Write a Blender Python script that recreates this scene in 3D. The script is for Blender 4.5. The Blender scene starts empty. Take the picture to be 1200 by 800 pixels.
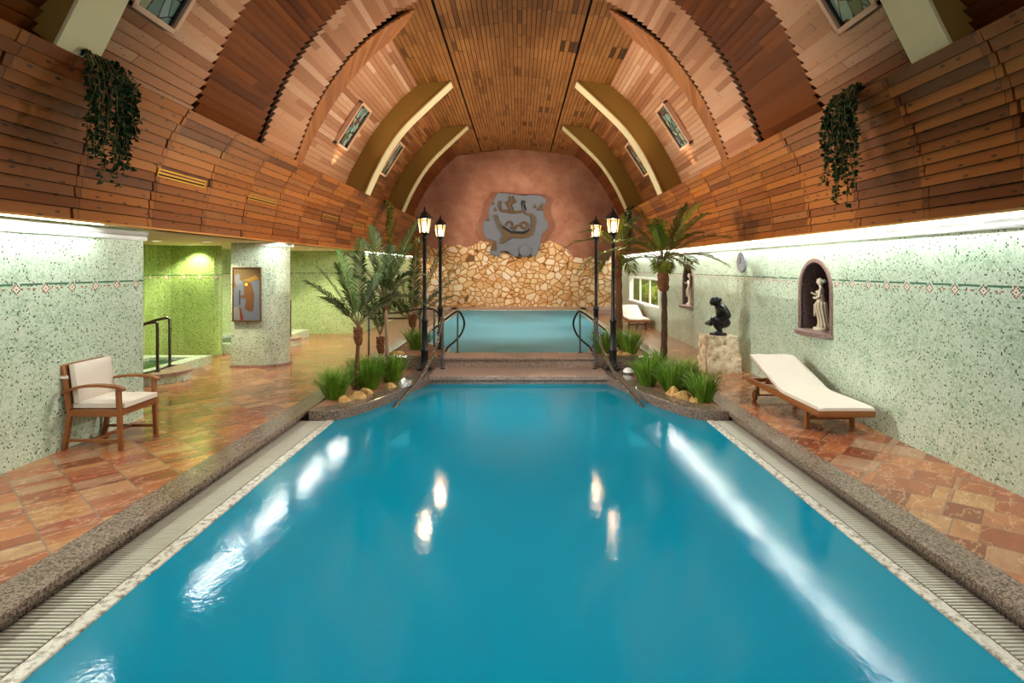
import bpy, bmesh, math, random
from mathutils import Vector, Matrix
from mathutils.geometry import tessellate_polygon
random.seed(7)
PI = math.pi
SC = bpy.context.scene
COL = SC.collection

# ------------------------------------------------------------------ camera
cam_d = bpy.data.cameras.new('camera'); cam = bpy.data.objects.new('camera', cam_d); COL.objects.link(cam)
EYE = 1.9                                   # eye height over the deck, deck is z = 0
cam.location = (0, 0, EYE); cam.rotation_euler = (PI/2, 0, 0)
cam_d.sensor_width = 36; cam_d.lens = 20.01
cam_d.shift_x = -8/1200; cam_d.shift_y = -87/1200
cam_d.clip_start = 0.05; cam_d.clip_end = 200
SC.camera = cam

# ------------------------------------------------------------------ world, exposure
SC.view_settings.view_transform = 'Standard'; SC.view_settings.look = 'None'
SC.view_settings.exposure = 0.65; SC.view_settings.gamma = 1.0
SC.view_settings.use_curve_mapping = False
SC.cycles.use_denoising = True
SC.cycles.max_bounces = 10; SC.cycles.diffuse_bounces = 5; SC.cycles.transparent_max_bounces = 12
SC.cycles.sample_clamp_indirect = 24.0; SC.cycles.caustics_reflective = False; SC.cycles.caustics_refractive = False
W = bpy.data.worlds.new('world'); SC.world = W; W.use_nodes = True
W.node_tree.nodes['Background'].inputs[0].default_value = (1.0, 0.95, 0.88, 1)
W.node_tree.nodes['Background'].inputs[1].default_value = 0.38

def area(name, loc, target, sx, sy, power, col, spread=PI):
    d = bpy.data.lights.new(name, 'AREA'); d.shape = 'RECTANGLE'; d.size = sx; d.size_y = sy
    d.energy = power; d.color = col; d.spread = spread
    o = bpy.data.objects.new(name, d); COL.objects.link(o); o.location = loc
    o.rotation_euler = (Vector(target)-Vector(loc)).to_track_quat('-Z', 'Y').to_euler(); return o
def spot(name, loc, target, power, col, ang=60, blend=0.6, size=0.05):
    d = bpy.data.lights.new(name, 'SPOT'); d.energy = power; d.color = col; d.spot_size = math.radians(ang)
    d.spot_blend = blend; d.shadow_soft_size = size
    o = bpy.data.objects.new(name, d); COL.objects.link(o); o.location = loc
    o.rotation_euler = (Vector(target)-Vector(loc)).to_track_quat('-Z', 'Y').to_euler(); return o
def point(name, loc, power, col, size=0.05):
    d = bpy.data.lights.new(name, 'POINT'); d.energy = power; d.color = col; d.shadow_soft_size = size
    o = bpy.data.objects.new(name, d); COL.objects.link(o); o.location = loc; return o

WARM = (1.0, 0.78, 0.52); NEUT = (1.0, 0.93, 0.84); COOL = (0.9, 0.97, 1.0); ROSE = (1.0, 0.9, 0.82)
# added fill light, out of view above the near half of the pool
area('added_fill_light', (-0.1, 4.2, 6.35), (-0.1, 4.2, 0), 4.0, 5.0, 130, NEUT, 1.9)
# ledge floodlights: they sit on the shelf behind each cove and throw across to the other side of the vault
LEDGE = [(6.0, 1050, ROSE), (9.7, 880, ROSE), (13.4, 640, ROSE), (17.3, 240, (1.0,0.85,0.7))]
for yy, pw, cc in LEDGE:
    spot('ledge_flood_light', (3.85, yy, EYE+1.93), (-3.9, yy, EYE+3.0), pw, cc, 62, 0.5, 0.0)
    spot('ledge_flood_light', (-4.12, yy, EYE+1.93), (3.7, yy, EYE+3.0), pw, cc, 62, 0.5, 0.0)
for yy in (13.6, 17.2, 21.2):
    area('ledge_wash_light', (3.80, yy, EYE+1.95), (0.2, yy, EYE+4.6), 0.2, 2.0, 36, WARM, 2.2)
    area('ledge_wash_light', (-4.08, yy, EYE+1.95), (-0.4, yy, EYE+4.6), 0.2, 2.0, 36, WARM, 2.2)
# spots on the ledges aimed down at deck, sculpture, planters and end wall
for sx in (-1, 1):
    xx = -0.15+sx*3.62
    spot('ledge_spot_light', (xx, 8.5, EYE+1.98), (-sx*3.6, 9.0, 0.2), 420, NEUT, 75, 0.8, 0.0)
    spot('ledge_spot_light', (xx, 14.0, EYE+1.98), (-sx*3.0, 15.5, 0.3), 420, NEUT, 75, 0.8, 0.0)
    spot('ledge_spot_light', (xx, 19.0, EYE+1.98), (-sx*0.8, 24.4, 3.0), 760, (1.0,0.86,0.72), 75, 0.8, 0.0)
    spot('ledge_spot_light', (xx, 17.5, EYE+1.98), (-sx*0.5, 18.5, 0.2), 330, NEUT, 80, 0.8, 0.0)
spot('cove_spot_light', (-4.3, 7.6, EYE+0.42), (4.1, 9.6, 0.9), 520, NEUT, 70, 0.8, 0.0)
spot('cove_spot_light', (3.95, 8.0, EYE+0.42), (-4.7, 6.6, 0.9), 260, NEUT, 70, 0.8, 0.0)
for (xx, yy, pw) in ((-6.85, 11.92, 75), (-6.5, 10.4, 40), (-5.6, 10.2, 120), (-4.9, 12.6, 110), (-6.3, 14.2, 80), (-5.2, 15.0, 110)):
    spot('soffit_spot_light', (xx, yy, 2.34), (xx, yy+0.35, 0), pw, (1.0,0.93,0.66), 115, 0.6, 0.05)

# ------------------------------------------------------------------ mesh builder
class MB:
    def __init__(s): s.v=[]; s.f=[]; s.uv=[]
    def face(s, pts, uv=None):
        b=len(s.v); s.v += [tuple(p) for p in pts]; s.f.append(tuple(range(b,b+len(pts)))); s.uv.append(uv)
    def add(s, verts, faces, uvs=None):
        b=len(s.v); s.v += [tuple(p) for p in verts]
        for i,f in enumerate(faces):
            s.f.append(tuple(b+k for k in f)); s.uv.append(uvs[i] if uvs else None)
    def box(s, x0,x1,y0,y1,z0,z1, bev=0.0, M=None, seg=2):
        bm=bmesh.new(); bmesh.ops.create_cube(bm, size=1)
        for v in bm.verts: v.co = Vector(((x0+x1)/2+v.co.x*(x1-x0),(y0+y1)/2+v.co.y*(y1-y0),(z0+z1)/2+v.co.z*(z1-z0)))
        if bev>0: bmesh.ops.bevel(bm, geom=list(bm.edges), offset=bev, segments=seg, profile=0.5, affect='EDGES')
        if M is not None: bm.transform(M)
        s.addbm(bm)
    def addbm(s, bm):
        bm.verts.index_update(); s.add([v.co.copy() for v in bm.verts],[[v.index for v in f.verts] for f in bm.faces]); bm.free()
    def obox(s, c, ax, half, bev=0.0, seg=2):
        """box with centre c, local axes ax (3 unit vectors), half sizes"""
        M = Matrix(((ax[0][0],ax[1][0],ax[2][0],c[0]),(ax[0][1],ax[1][1],ax[2][1],c[1]),(ax[0][2],ax[1][2],ax[2][2],c[2]),(0,0,0,1)))
        s.box(-half[0],half[0],-half[1],half[1],-half[2],half[2],bev,M,seg)
    def bar(s, a, b, w, h, bev=0.004, up=(0,0,1)):
        a=Vector(a); b=Vector(b); d=(b-a); L=d.length; d.normalize()
        u=Vector(up)
        if abs(d.dot(u))>0.95: u=Vector((0,1,0))
        sd=d.cross(u).normalized(); u=sd.cross(d).normalized()
        s.obox((a+b)/2,(d,sd,u),(L/2,w/2,h/2),bev,1)
    def tube(s, path, r, n=10, cap=True, closed=False):
        P=[Vector(p) for p in path]; m=len(P)
        R=r if isinstance(r,(list,tuple)) else [r]*m
        T=[]
        for i in range(m):
            a=P[i-1] if (i>0 or closed) else P[i]; b=P[(i+1)%m] if (i<m-1 or closed) else P[i]
            T.append((b-a).normalized())
        u=T[0].orthogonal().normalized(); base=len(s.v)
        for i in range(m):
            u=(u-T[i]*u.dot(T[i]))
            if u.length<1e-6: u=T[i].orthogonal()
            u.normalize(); w=T[i].cross(u)
            for k in range(n):
                a=2*PI*k/n; s.v.append(tuple(P[i]+(u*math.cos(a)+w*math.sin(a))*R[i]))
        for i in range(m-1+(1 if closed else 0)):
            j=(i+1)%m
            for k in range(n):
                k2=(k+1)%n; s.f.append((base+i*n+k,base+i*n+k2,base+j*n+k2,base+j*n+k)); s.uv.append(None)
        if cap and not closed:
            s.f.append(tuple(base+k for k in reversed(range(n)))); s.uv.append(None)
            s.f.append(tuple(base+(m-1)*n+k for k in range(n))); s.uv.append(None)
    def lathe(s, prof, c=(0,0,0), n=16, M=None):
        base=len(s.v); c=Vector(c)
        for (r,z) in prof:
            for k in range(n):
                a=2*PI*k/n; p=Vector((r*math.cos(a),r*math.sin(a),z))
                if M is not None: p=M@p
                s.v.append(tuple(c+p))
        m=len(prof)
        for i in range(m-1):
            for k in range(n):
                k2=(k+1)%n; s.f.append((base+i*n+k,base+i*n+k2,base+(i+1)*n+k2,base+(i+1)*n+k)); s.uv.append(None)
        s.f.append(tuple(base+k for k in reversed(range(n)))); s.uv.append(None)
        s.f.append(tuple(base+(m-1)*n+k for k in range(n))); s.uv.append(None)
    def rings(s, rings):
        """loft equal-length closed rings, capped"""
        n=len(rings[0]); base=len(s.v)
        for r in rings: s.v += [tuple(p) for p in r]
        for i in range(len(rings)-1):
            for k in range(n):
                k2=(k+1)%n; s.f.append((base+i*n+k,base+i*n+k2,base+(i+1)*n+k2,base+(i+1)*n+k)); s.uv.append(None)
        s.f.append(tuple(base+k for k in reversed(range(n)))); s.uv.append(None)
        s.f.append(tuple(base+(len(rings)-1)*n+k for k in range(n))); s.uv.append(None)
    def prism(s, poly, fn, d0, d1):
        """poly in 2d, fn(u,v,d)->xyz ; fills both ends by tessellation"""
        n=len(poly); A=[fn(p[0],p[1],d0) for p in poly]; B=[fn(p[0],p[1],d1) for p in poly]
        tri=tessellate_polygon([[Vector((p[0],p[1],0)) for p in poly]])
        b=len(s.v); s.v += [tuple(p) for p in A]+[tuple(p) for p in B]
        for t in tri:
            s.f.append((b+t[0],b+t[1],b+t[2])); s.uv.append(None)
            s.f.append((b+n+t[2],b+n+t[1],b+n+t[0])); s.uv.append(None)
        for i in range(n):
            j=(i+1)%n; s.f.append((b+i,b+j,b+n+j,b+n+i)); s.uv.append(None)
    def build(s, name, mat, parent=None, smooth=None, fixn=True):
        me=bpy.data.meshes.new(name); me.from_pydata(s.v,[],s.f)
        if any(u is not None for u in s.uv):
            L=me.uv_layers.new(name='UVMap'); i=0
            for pi,p in enumerate(me.polygons):
                u=s.uv[pi]
                for k in range(p.loop_total):
                    if u is not None: L.data[p.loop_start+k].uv=u[k]
        if fixn:
            bm=bmesh.new(); bm.from_mesh(me); bmesh.ops.recalc_face_normals(bm, faces=bm.faces); bm.to_mesh(me); bm.free()
        if smooth is not None:
            me.polygons.foreach_set('use_smooth',[True]*len(me.polygons)); me.set_sharp_from_angle(angle=math.radians(smooth))
        me.update()
        o=bpy.data.objects.new(name,me); COL.objects.link(o)
        if mat: me.materials.append(mat)
        if parent: o.parent=parent
        return o

def tag(o,label=None,cat=None,group=None,kind=None):
    if label: o['label']=label
    if cat: o['category']=cat
    if group: o['group']=group
    if kind: o['kind']=kind
    return o
def empty(name,loc,label=None,cat=None,group=None,rz=0):
    o=bpy.data.objects.new(name,None); COL.objects.link(o); o.location=loc; o.rotation_euler=(0,0,rz); o.empty_display_size=0.1
    return tag(o,label,cat,group)
def copy_tree(o,parent=None):
    c=o.copy(); COL.objects.link(c)
    if parent: c.parent=parent
    for ch in list(o.children): copy_tree(ch,c)
    return c
def struct(o,label=None,cat=None): return tag(o,label,cat,None,'structure')

# ------------------------------------------------------------------ materials
def srgb(r,g,b):
    f=lambda c:(c/255/12.92) if c/255<=0.04045 else ((c/255+0.055)/1.055)**2.4
    return (f(r),f(g),f(b),1)
class NT:
    def __init__(s,name):
        s.m=bpy.data.materials.new(name); s.m.use_nodes=True; s.t=s.m.node_tree; s.t.nodes.clear()
        s.out=s.t.nodes.new('ShaderNodeOutputMaterial')
    def n(s,typ,**kw):
        nd=s.t.nodes.new('ShaderNode'+typ)
        for k,v in kw.items(): setattr(nd,k,v)
        return nd
    def l(s,a,b): s.t.links.new(a,b)
    def put(s,sock,v):
        if hasattr(v,'links') or isinstance(v,bpy.types.NodeSocket): s.l(v,sock)
        else: sock.default_value=v
    def M(s,op,a,b=0.0,c=None):
        nd=s.n('Math',operation=op); s.put(nd.inputs[0],a); s.put(nd.inputs[1],b)
        if c is not None: s.put(nd.inputs[2],c)
        return nd.outputs[0]
    def mix(s,f,a,b,blend='MIX'):
        nd=s.n('Mix',data_type='RGBA',blend_type=blend); s.put(nd.inputs[0],f); s.put(nd.inputs[6],a); s.put(nd.inputs[7],b); return nd.outputs[2]
    def ramp(s,f,stops,interp='LINEAR'):
        nd=s.n('ValToRGB'); cr=nd.color_ramp; cr.interpolation=interp
        while len(cr.elements)<len(stops): cr.elements.new(0.5)
        for e,(p,c) in zip(cr.elements,stops): e.position=p; e.color=c
        s.put(nd.inputs[0],f); return nd.outputs[0]
    def xyz(s,v):
        nd=s.n('SeparateXYZ'); s.l(v,nd.inputs[0]); return nd.outputs
    def vec(s,x,y,z=0.0):
        nd=s.n('CombineXYZ'); s.put(nd.inputs[0],x); s.put(nd.inputs[1],y); s.put(nd.inputs[2],z); return nd.outputs[0]
    def white(s,v):
        nd=s.n('TexWhiteNoise',noise_dimensions='3D'); s.l(v,nd.inputs[0]); return nd.outputs[0]
    def noise(s,v,scale=5.0,detail=3.0,rough=0.5):
        nd=s.n('TexNoise'); s.put(nd.inputs['Scale'],scale); nd.inputs['Detail'].default_value=detail; nd.inputs['Roughness'].default_value=rough
        if v is not None: s.l(v,nd.inputs['Vector'])
        return nd.outputs[0]
    def vor(s,v,scale,feature='F1'):
        nd=s.n('TexVoronoi',feature=feature); nd.inputs['Scale'].default_value=scale; s.l(v,nd.inputs['Vector']); return nd
    def mul(s,v,f):
        nd=s.n('VectorMath',operation='MULTIPLY'); s.l(v,nd.inputs[0]); nd.inputs[1].default_value=f; return nd.outputs[0]
    def pos(s): return s.n('NewGeometry').outputs['Position']
    def obj(s): return s.n('TexCoord').outputs['Object']
    def uvc(s): return s.n('UVMap').outputs[0]
    def bump(s,h,strength=0.3,dist=0.01):
        nd=s.n('Bump'); nd.inputs['Strength'].default_value=strength; nd.inputs['Distance'].default_value=dist; s.l(h,nd.inputs['Height']); return nd.outputs[0]
    def bsdf(s,col,rough=0.5,metal=0.0,normal=None,spec=0.5,coat=0.0,**kw):
        p=s.n('BsdfPrincipled'); s.put(p.inputs['Base Color'],col); s.put(p.inputs['Roughness'],rough); p.inputs['Metallic'].default_value=metal
        p.inputs['Specular IOR Level'].default_value=spec; p.inputs['Coat Weight'].default_value=coat; p.inputs['Coat Roughness'].default_value=0.08
        if normal is not None: s.l(normal,p.inputs['Normal'])
        for k,v in kw.items(): s.put(p.inputs[k],v)
        s.l(p.outputs[0],s.out.inputs[0]); return s.m

def plain(name,col,rough=0.5,metal=0.0,nz=0.12,scale=20.0,bump=0.0,spec=0.5):
    t=NT(name); v=t.obj(); n=t.noise(v,scale,3.0)
    c=t.mix(t.M('MULTIPLY',n,nz*2),col,tuple(x*0.55 for x in col[:3])+(1,))
    return t.bsdf(c,rough,metal,t.bump(n,bump,0.01) if bump else None,spec)

def wood(name,cols,L=1.6,stag=1.0,knots=0.0,rough=0.42,block=0.0):
    """uv: u metres along the board, v = board number + fraction"""
    t=NT(name); o=t.xyz(t.uvc()); u,v=o[0],o[1]
    row=t.M('FLOOR',v)
    off=t.M('MULTIPLY',t.white(t.vec(row,3.3,1.0)),stag)
    cu=t.M('ADD',t.M('DIVIDE',u,L),off); col=t.M('FLOOR',cu)
    r=t.white(t.vec(row,col,0.5))
    if block>0:
        rb=t.white(t.vec(t.M('FLOOR',t.M('DIVIDE',row,4.0)),t.M('FLOOR',t.M('DIVIDE',u,L)),9.0))
        r=t.M('ADD',t.M('MULTIPLY',r,1-block),t.M('MULTIPLY',rb,block))
    k=len(cols); c=t.ramp(r,[(i/(k-1),cols[i]) for i in range(k)])
    g=t.noise(t.vec(t.M('MULTIPLY',u,1.6),t.M('MULTIPLY',v,2.6),t.M('MULTIPLY',r,40.0)),6.0,5.0,0.6)
    c=t.mix(t.M('MULTIPLY',t.M('SUBTRACT',g,0.32,),1.1),c,(0.62,0.5,0.4,1),'MULTIPLY')
    if knots>0:
        vo=t.vor(t.vec(t.M('MULTIPLY',u,0.8),t.M('MULTIPLY',v,0.22),0.0),3.4); vo.voronoi_dimensions='2D'
        kn=t.M('LESS_THAN',vo.outputs['Distance'],knots)
        kr=t.M('MULTIPLY',kn,0.85)
        c=t.mix(kr,c,(0.03,0.014,0.008,1))
    fr=t.M('FRACT',cu); j=t.M('LESS_THAN',fr,0.006/L*1.2)
    c=t.mix(j,c,(0.02,0.01,0.006,1))
    return t.bsdf(c,rough,0,t.bump(g,0.12,0.004),0.35)

def mosaic(name, base_a, base_b, patch, dark, frieze=True, tint=None):
    """uv in metres: u along the wall, v height over the deck"""
    t=NT(name); o=t.xyz(t.uvc()); T=0.016
    iu=t.M('FLOOR',t.M('DIVIDE',o[0],T)); iv=t.M('FLOOR',t.M('DIVIDE',o[1],T)); q=t.vec(iu,iv,0.0)
    r=t.white(q); r2=t.white(t.vec(iu,iv,7.0))
    pn=t.noise(t.vec(t.M('MULTIPLY',o[0],1.0),t.M('MULTIPLY',o[1],1.0),0.0),3.2,4.0,0.6)
    c=t.mix(r2,base_a,base_b)
    pm=t.M('LESS_THAN',r,t.M('MULTIPLY',t.M('SUBTRACT',pn,0.33),1.9))
    c=t.mix(t.M('MULTIPLY',pm,0.48),c,patch)
    dk=t.M('GREATER_THAN',r,0.955)
    c=t.mix(t.M('MULTIPLY',dk,0.92),c,dark)
    fu=t.M('FRACT',t.M('DIVIDE',o[0],T)); fv=t.M('FRACT',t.M('DIVIDE',o[1],T))
    gr=t.M('MAXIMUM',t.M('LESS_THAN',fu,0.1),t.M('LESS_THAN',fv,0.1))
    if frieze:
        qu=t.M('MULTIPLY',t.M('ADD',iu,0.5),T); qv=t.M('MULTIPLY',t.M('ADD',iv,0.5),T)
        P=0.336
        du=t.M('ABSOLUTE',t.M('MULTIPLY',t.M('SUBTRACT',t.M('FRACT',t.M('DIVIDE',qu,P)),0.5),P))
        d=t.M('ADD',du,t.M('ABSOLUTE',t.M('SUBTRACT',qv,1.688)))
        line=t.M('MULTIPLY',t.M('MULTIPLY',t.M('GREATER_THAN',o[1],1.722),t.M('LESS_THAN',o[1],1.742)),t.M('GREATER_THAN',du,0.04))
        c=t.mix(line,c,srgb(22,96,62))
        c=t.mix(t.M('LESS_THAN',d,0.062),c,srgb(225,222,205))
        ring=t.M('MULTIPLY',t.M('LESS_THAN',d,0.062),t.M('GREATER_THAN',d,0.038))
        c=t.mix(ring,c,t.mix(t.M('GREATER_THAN',r2,0.6),srgb(170,62,48),srgb(48,34,34)))
        c=t.mix(t.M('LESS_THAN',d,0.014),c,srgb(150,48,40))
        dd=t.M('ADD',t.M('ABSOLUTE',t.M('SUBTRACT',du,0.135)),t.M('ABSOLUTE',t.M('SUBTRACT',qv,1.688)))
        c=t.mix(t.M('LESS_THAN',dd,0.017),c,srgb(176,84,66))
    c=t.mix(t.M('MULTIPLY',gr,0.35),c,srgb(196,198,184))
    return t.bsdf(c,0.32,0,None,0.4)

def M_slate():
    t=NT('slate_tiles'); p=t.pos(); o=t.xyz(p); a=math.radians(48)
    u=t.M('ADD',t.M('MULTIPLY',o[0],math.cos(a)),t.M('MULTIPLY',o[1],math.sin(a)))
    v=t.M('SUBTRACT',t.M('MULTIPLY',o[1],math.cos(a)),t.M('MULTIPLY',o[0],math.sin(a)))
    # rows run along the (1,-1) diagonal
    rw=0.36
    # v axis -> across rows is u here
    row=t.M('FLOOR',t.M('DIVIDE',u,rw)); off=t.M('MULTIPLY',t.white(t.vec(row,1.0,2.0)),0.9)
    cv=t.M('ADD',t.M('DIVIDE',v,0.62),off); col=t.M('FLOOR',cv)
    r=t.white(t.vec(row,col,0.0)); r2=t.white(t.vec(row,col,5.0))
    # each flag holds 1-3 bands of stone
    sb=t.M('FLOOR',t.M('ADD',t.M('MULTIPLY',t.M('FRACT',cv),t.M('ADD',1.0,t.M('MULTIPLY',r,2.4))),r2))
    rb=t.white(t.vec(row,col,t.M('ADD',sb,20.0)))
    n1=t.noise(t.vec(t.M('MULTIPLY',u,3.0),t.M('MULTIPLY',v,9.0),t.M('MULTIPLY',rb,30.0)),1.0,6.0,0.65)
    c=t.ramp(rb,[(0,srgb(122,66,44)),(0.25,srgb(158,88,55)),(0.5,srgb(176,110,66)),(0.72,srgb(146,76,56)),(0.88,srgb(186,138,88)),(1,srgb(158,120,96))])
    c=t.mix(t.M('MULTIPLY',t.M('SUBTRACT',n1,0.35),1.6),c,srgb(105,58,38))
    vein=t.M('LESS_THAN',t.M('ABSOLUTE',t.M('SUBTRACT',t.noise(t.vec(t.M('MULTIPLY',u,2.0),t.M('MULTIPLY',v,4.0),t.M('MULTIPLY',rb,9.0)),1.2,5.0,0.6),0.52)),0.012)
    c=t.mix(t.M('MULTIPLY',vein,0.3),c,srgb(215,180,140))
    fu=t.M('FRACT',t.M('DIVIDE',u,rw)); fv=t.M('FRACT',cv)
    g=t.M('MAXIMUM',t.M('LESS_THAN',fu,0.03),t.M('LESS_THAN',fv,0.018))
    fs=t.M('FRACT',t.M('ADD',t.M('MULTIPLY',t.M('FRACT',cv),t.M('ADD',1.0,t.M('MULTIPLY',r,2.4))),r2))
    gs=t.M('LESS_THAN',fs,0.03)
    c=t.mix(t.M('MULTIPLY',gs,0.5),c,srgb(90,62,48))
    c=t.mix(t.M('MULTIPLY',g,0.8),c,srgb(120,104,88))
    ro=t.M('ADD',0.09,t.M('MULTIPLY',n1,0.16))
    return t.bsdf(c,ro,0,t.bump(t.M('SUBTRACT',n1,t.M('MULTIPLY',g,0.8)),0.14,0.006),0.6)

def M_granite(name,a,b,d,rough=0.2,scale=60.0):
    t=NT(name); p=t.pos(); n=t.noise(p,scale,4.0,0.7); n2=t.noise(p,scale*0.12,3.0)
    vo=t.vor(p,scale*1.3)
    c=t.ramp(n,[(0.36,d),(0.47,a),(0.56,b),(0.7,a)])
    c=t.mix(t.M('MULTIPLY',n2,0.4),c,d)
    return t.bsdf(c,rough,0,t.bump(n,0.05,0.003),0.5)

def M_stone():
    t=NT('field_stone'); p=t.pos(); o=t.xyz(p)
    w=t.noise(p,1.2,2.0); q=t.vec(t.M('ADD',o[0],t.M('MULTIPLY',w,0.5)),0.0,t.M('ADD',t.M('MULTIPLY',o[2],1.1),t.M('MULTIPLY',w,0.3)))
    e=t.n('TexVoronoi',feature='DISTANCE_TO_EDGE'); e.inputs['Scale'].default_value=3.6; t.l(q,e.inputs['Vector'])
    f=t.vor(q,3.6); cc=t.xyz(f.outputs['Color'])
    c=t.ramp(cc[0],[(0,srgb(204,166,114)),(0.3,srgb(218,194,152)),(0.6,srgb(228,212,182)),(0.85,srgb(206,164,108)),(1,srgb(226,216,196))])
    pn=t.noise(p,1.1,3.0); c=t.mix(t.M('MULTIPLY',t.M('GREATER_THAN',pn,0.58),0.45),c,srgb(190,120,58))
    n=t.noise(p,14.0,4.0); c=t.mix(t.M('MULTIPLY',n,0.35),c,srgb(150,105,64))
    ed=t.n('MapRange',interpolation_type='SMOOTHSTEP'); t.l(e.outputs['Distance'],ed.inputs[0]); ed.inputs[1].default_value=0.04; ed.inputs[2].default_value=0.13
    c=t.mix(ed.outputs[0],srgb(196,142,82),c)
    g=t.M('LESS_THAN',e.outputs['Distance'],0.028)
    c=t.mix(g,c,srgb(112,80,48))
    h=t.M('MINIMUM',e.outputs['Distance'],0.14)
    return t.bsdf(c,0.75,0,t.bump(t.M('ADD',t.M('MULTIPLY',h,4.0),t.M('MULTIPLY',n,0.3)),0.7,0.06),0.2)

def M_stucco():
    t=NT('terracotta_stucco'); p=t.pos(); n=t.noise(p,1.3,6.0,0.65); n2=t.noise(p,9.0,5.0,0.6)
    c=t.ramp(n,[(0.3,srgb(138,94,74)),(0.5,srgb(160,112,90)),(0.7,srgb(178,134,110))])
    c=t.mix(t.M('MULTIPLY',n2,0.3),c,srgb(120,70,50))
    vo=t.n('TexVoronoi',feature='DISTANCE_TO_EDGE'); vo.inputs['Scale'].default_value=1.6; t.l(p,vo.inputs['Vector'])
    return t.bsdf(c,0.85,0,t.bump(n2,0.45,0.03),0.15)

def M_water(name,deep,trans,mixf,refl=1.0):
    t=NT(name); p=t.pos(); o=t.xyz(p)
    n1=t.noise(t.vec(t.M('MULTIPLY',o[0],1.0),t.M('MULTIPLY',o[1],1.0),0.0),3.2,2.0,0.5)
    n2=t.noise(p,26.0,3.0,0.6)
    h=t.M('ADD',t.M('MULTIPLY',n1,0.7),t.M('MULTIPLY',n2,0.30))
    b=t.bump(h,0.17,0.02)
    d=t.n('BsdfDiffuse'); d.inputs[0].default_value=deep
    tr=t.n('BsdfTransparent'); tr.inputs[0].default_value=trans
    m1=t.n('MixShader'); m1.inputs[0].default_value=mixf; t.l(d.outputs[0],m1.inputs[1]); t.l(tr.outputs[0],m1.inputs[2])
    g=t.n('BsdfGlossy'); g.inputs['Roughness'].default_value=0.055; t.l(b,g.inputs['Normal'])
    fr=t.n('Fresnel'); fr.inputs[0].default_value=1.33; t.l(b,fr.inputs['Normal'])
    m2=t.n('MixShader'); t.l(t.M('MULTIPLY',fr.outputs[0],refl),m2.inputs[0]); t.l(m1.outputs[0],m2.inputs[1]); t.l(g.outputs[0],m2.inputs[2])
    t.l(m2.outputs[0],t.out.inputs[0]); return t.m

def emit(name,col,strength):
    t=NT(name); e=t.n('Emission'); e.inputs[0].default_value=col; e.inputs[1].default_value=strength
    t.l(e.outputs[0],t.out.inputs[0]); return t.m

def M_leaf(name,a,b,rough=0.45):
    t=NT(name); r=t.n('ObjectInfo').outputs['Random']; n=t.noise(t.pos(),9.0,2.0)
    c=t.mix(t.M('ADD',t.M('MULTIPLY',n,0.8),t.M('MULTIPLY',r,0.2)),a,b)
    return t.bsdf(c,rough,0,None,0.18)

def M_glassart(name,cols,scale):
    t=NT(name); p=t.pos()
    w=t.noise(p,2.0,2.0); o=t.xyz(p); q=t.vec(t.M('ADD',o[0],t.M('MULTIPLY',w,0.3)),t.M('MULTIPLY',o[1],1.6),t.M('ADD',o[2],t.M('MULTIPLY',w,0.35)))
    f=t.vor(q,scale); cc=t.xyz(f.outputs['Color']); k=len(cols)
    c=t.ramp(cc[0],[(i/k,cols[i]) for i in range(k)],'CONSTANT')
    e=t.n('TexVoronoi',feature='DISTANCE_TO_EDGE'); e.inputs['Scale'].default_value=scale; t.l(q,e.inputs['Vector'])
    c=t.mix(t.M('LESS_THAN',e.outputs['Distance'],0.045),c,(0.012,0.012,0.012,1))
    return t.bsdf(c,0.12,0,None,0.6)

def M_crag(name,cols,sc,bump):
    t=NT(name); p=t.obj(); n=t.noise(p,sc,6.0,0.7); vo=t.vor(p,sc*1.4); n2=t.noise(p,sc*4,3.0)
    f=t.M('ADD',t.M('MULTIPLY',n,0.75),t.M('MULTIPLY',vo.outputs['Distance'],0.35))
    c=t.ramp(f,[(0.30,cols[0]),(0.45,cols[1]),(0.58,cols[2]),(0.75,cols[1])])
    return t.bsdf(c,0.92,0,t.bump(t.M('ADD',f,t.M('MULTIPLY',n2,0.2)),1.0,bump),0.2)
m_slate=M_slate()
m_granite=M_granite('brown_granite',srgb(104,84,72),srgb(158,140,126),srgb(50,37,31),0.14)
m_granite_l=M_granite('rosy_granite',srgb(158,132,118),srgb(190,168,152),srgb(104,84,74),0.3,45)
m_granite_n=M_granite('niche_granite',srgb(128,98,92),srgb(170,144,136),srgb(82,58,56),0.5,70)
m_niche_in=M_granite('niche_pebble',srgb(78,58,54),srgb(118,96,90),srgb(40,27,27),0.6,50)
m_stone=M_stone(); m_stucco=M_stucco()
MA=srgb(186,208,184); MBc=srgb(212,226,208); MP=srgb(112,160,112); MD=srgb(16,44,26)
m_mosaic=mosaic('mint_mosaic',MA,MBc,MP,MD)
m_mosaic_g=mosaic('leaf_green_mosaic',srgb(136,170,84),srgb(172,196,116),srgb(92,140,50),srgb(20,48,16))
m_mosaic_p=mosaic('pillar_mosaic',srgb(188,204,178),srgb(214,224,204),srgb(122,160,100),srgb(20,40,24),False)
m_cream=plain('cream_plaster',srgb(226,214,168),0.7,0,0.05,6)
m_soffit=plain('soffit_plaster',srgb(240,230,182),0.8,0,0.05,3)
m_white=plain('white_paint',srgb(240,240,236),0.4,0,0.02,4)
m_olive_shade=plain('shaded_olive_plaster',srgb(150,116,44),0.75,0,0.15,4)  # olive paint with the rib face's shade put into the colour
cP=[srgb(156,104,72),srgb(190,140,104),srgb(206,160,124),srgb(176,120,82),srgb(216,176,144)]  # pale cedar, part of the floodlight put into the tone
cB=[srgb(90,42,14),srgb(118,60,20),srgb(134,72,26),srgb(104,50,16),srgb(124,66,24)]  # brown cedar, tone darkened in part for the unlit bands
cM=[srgb(60,34,16),srgb(132,84,40),srgb(156,106,54),srgb(140,90,42),srgb(98,58,28)]
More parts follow.
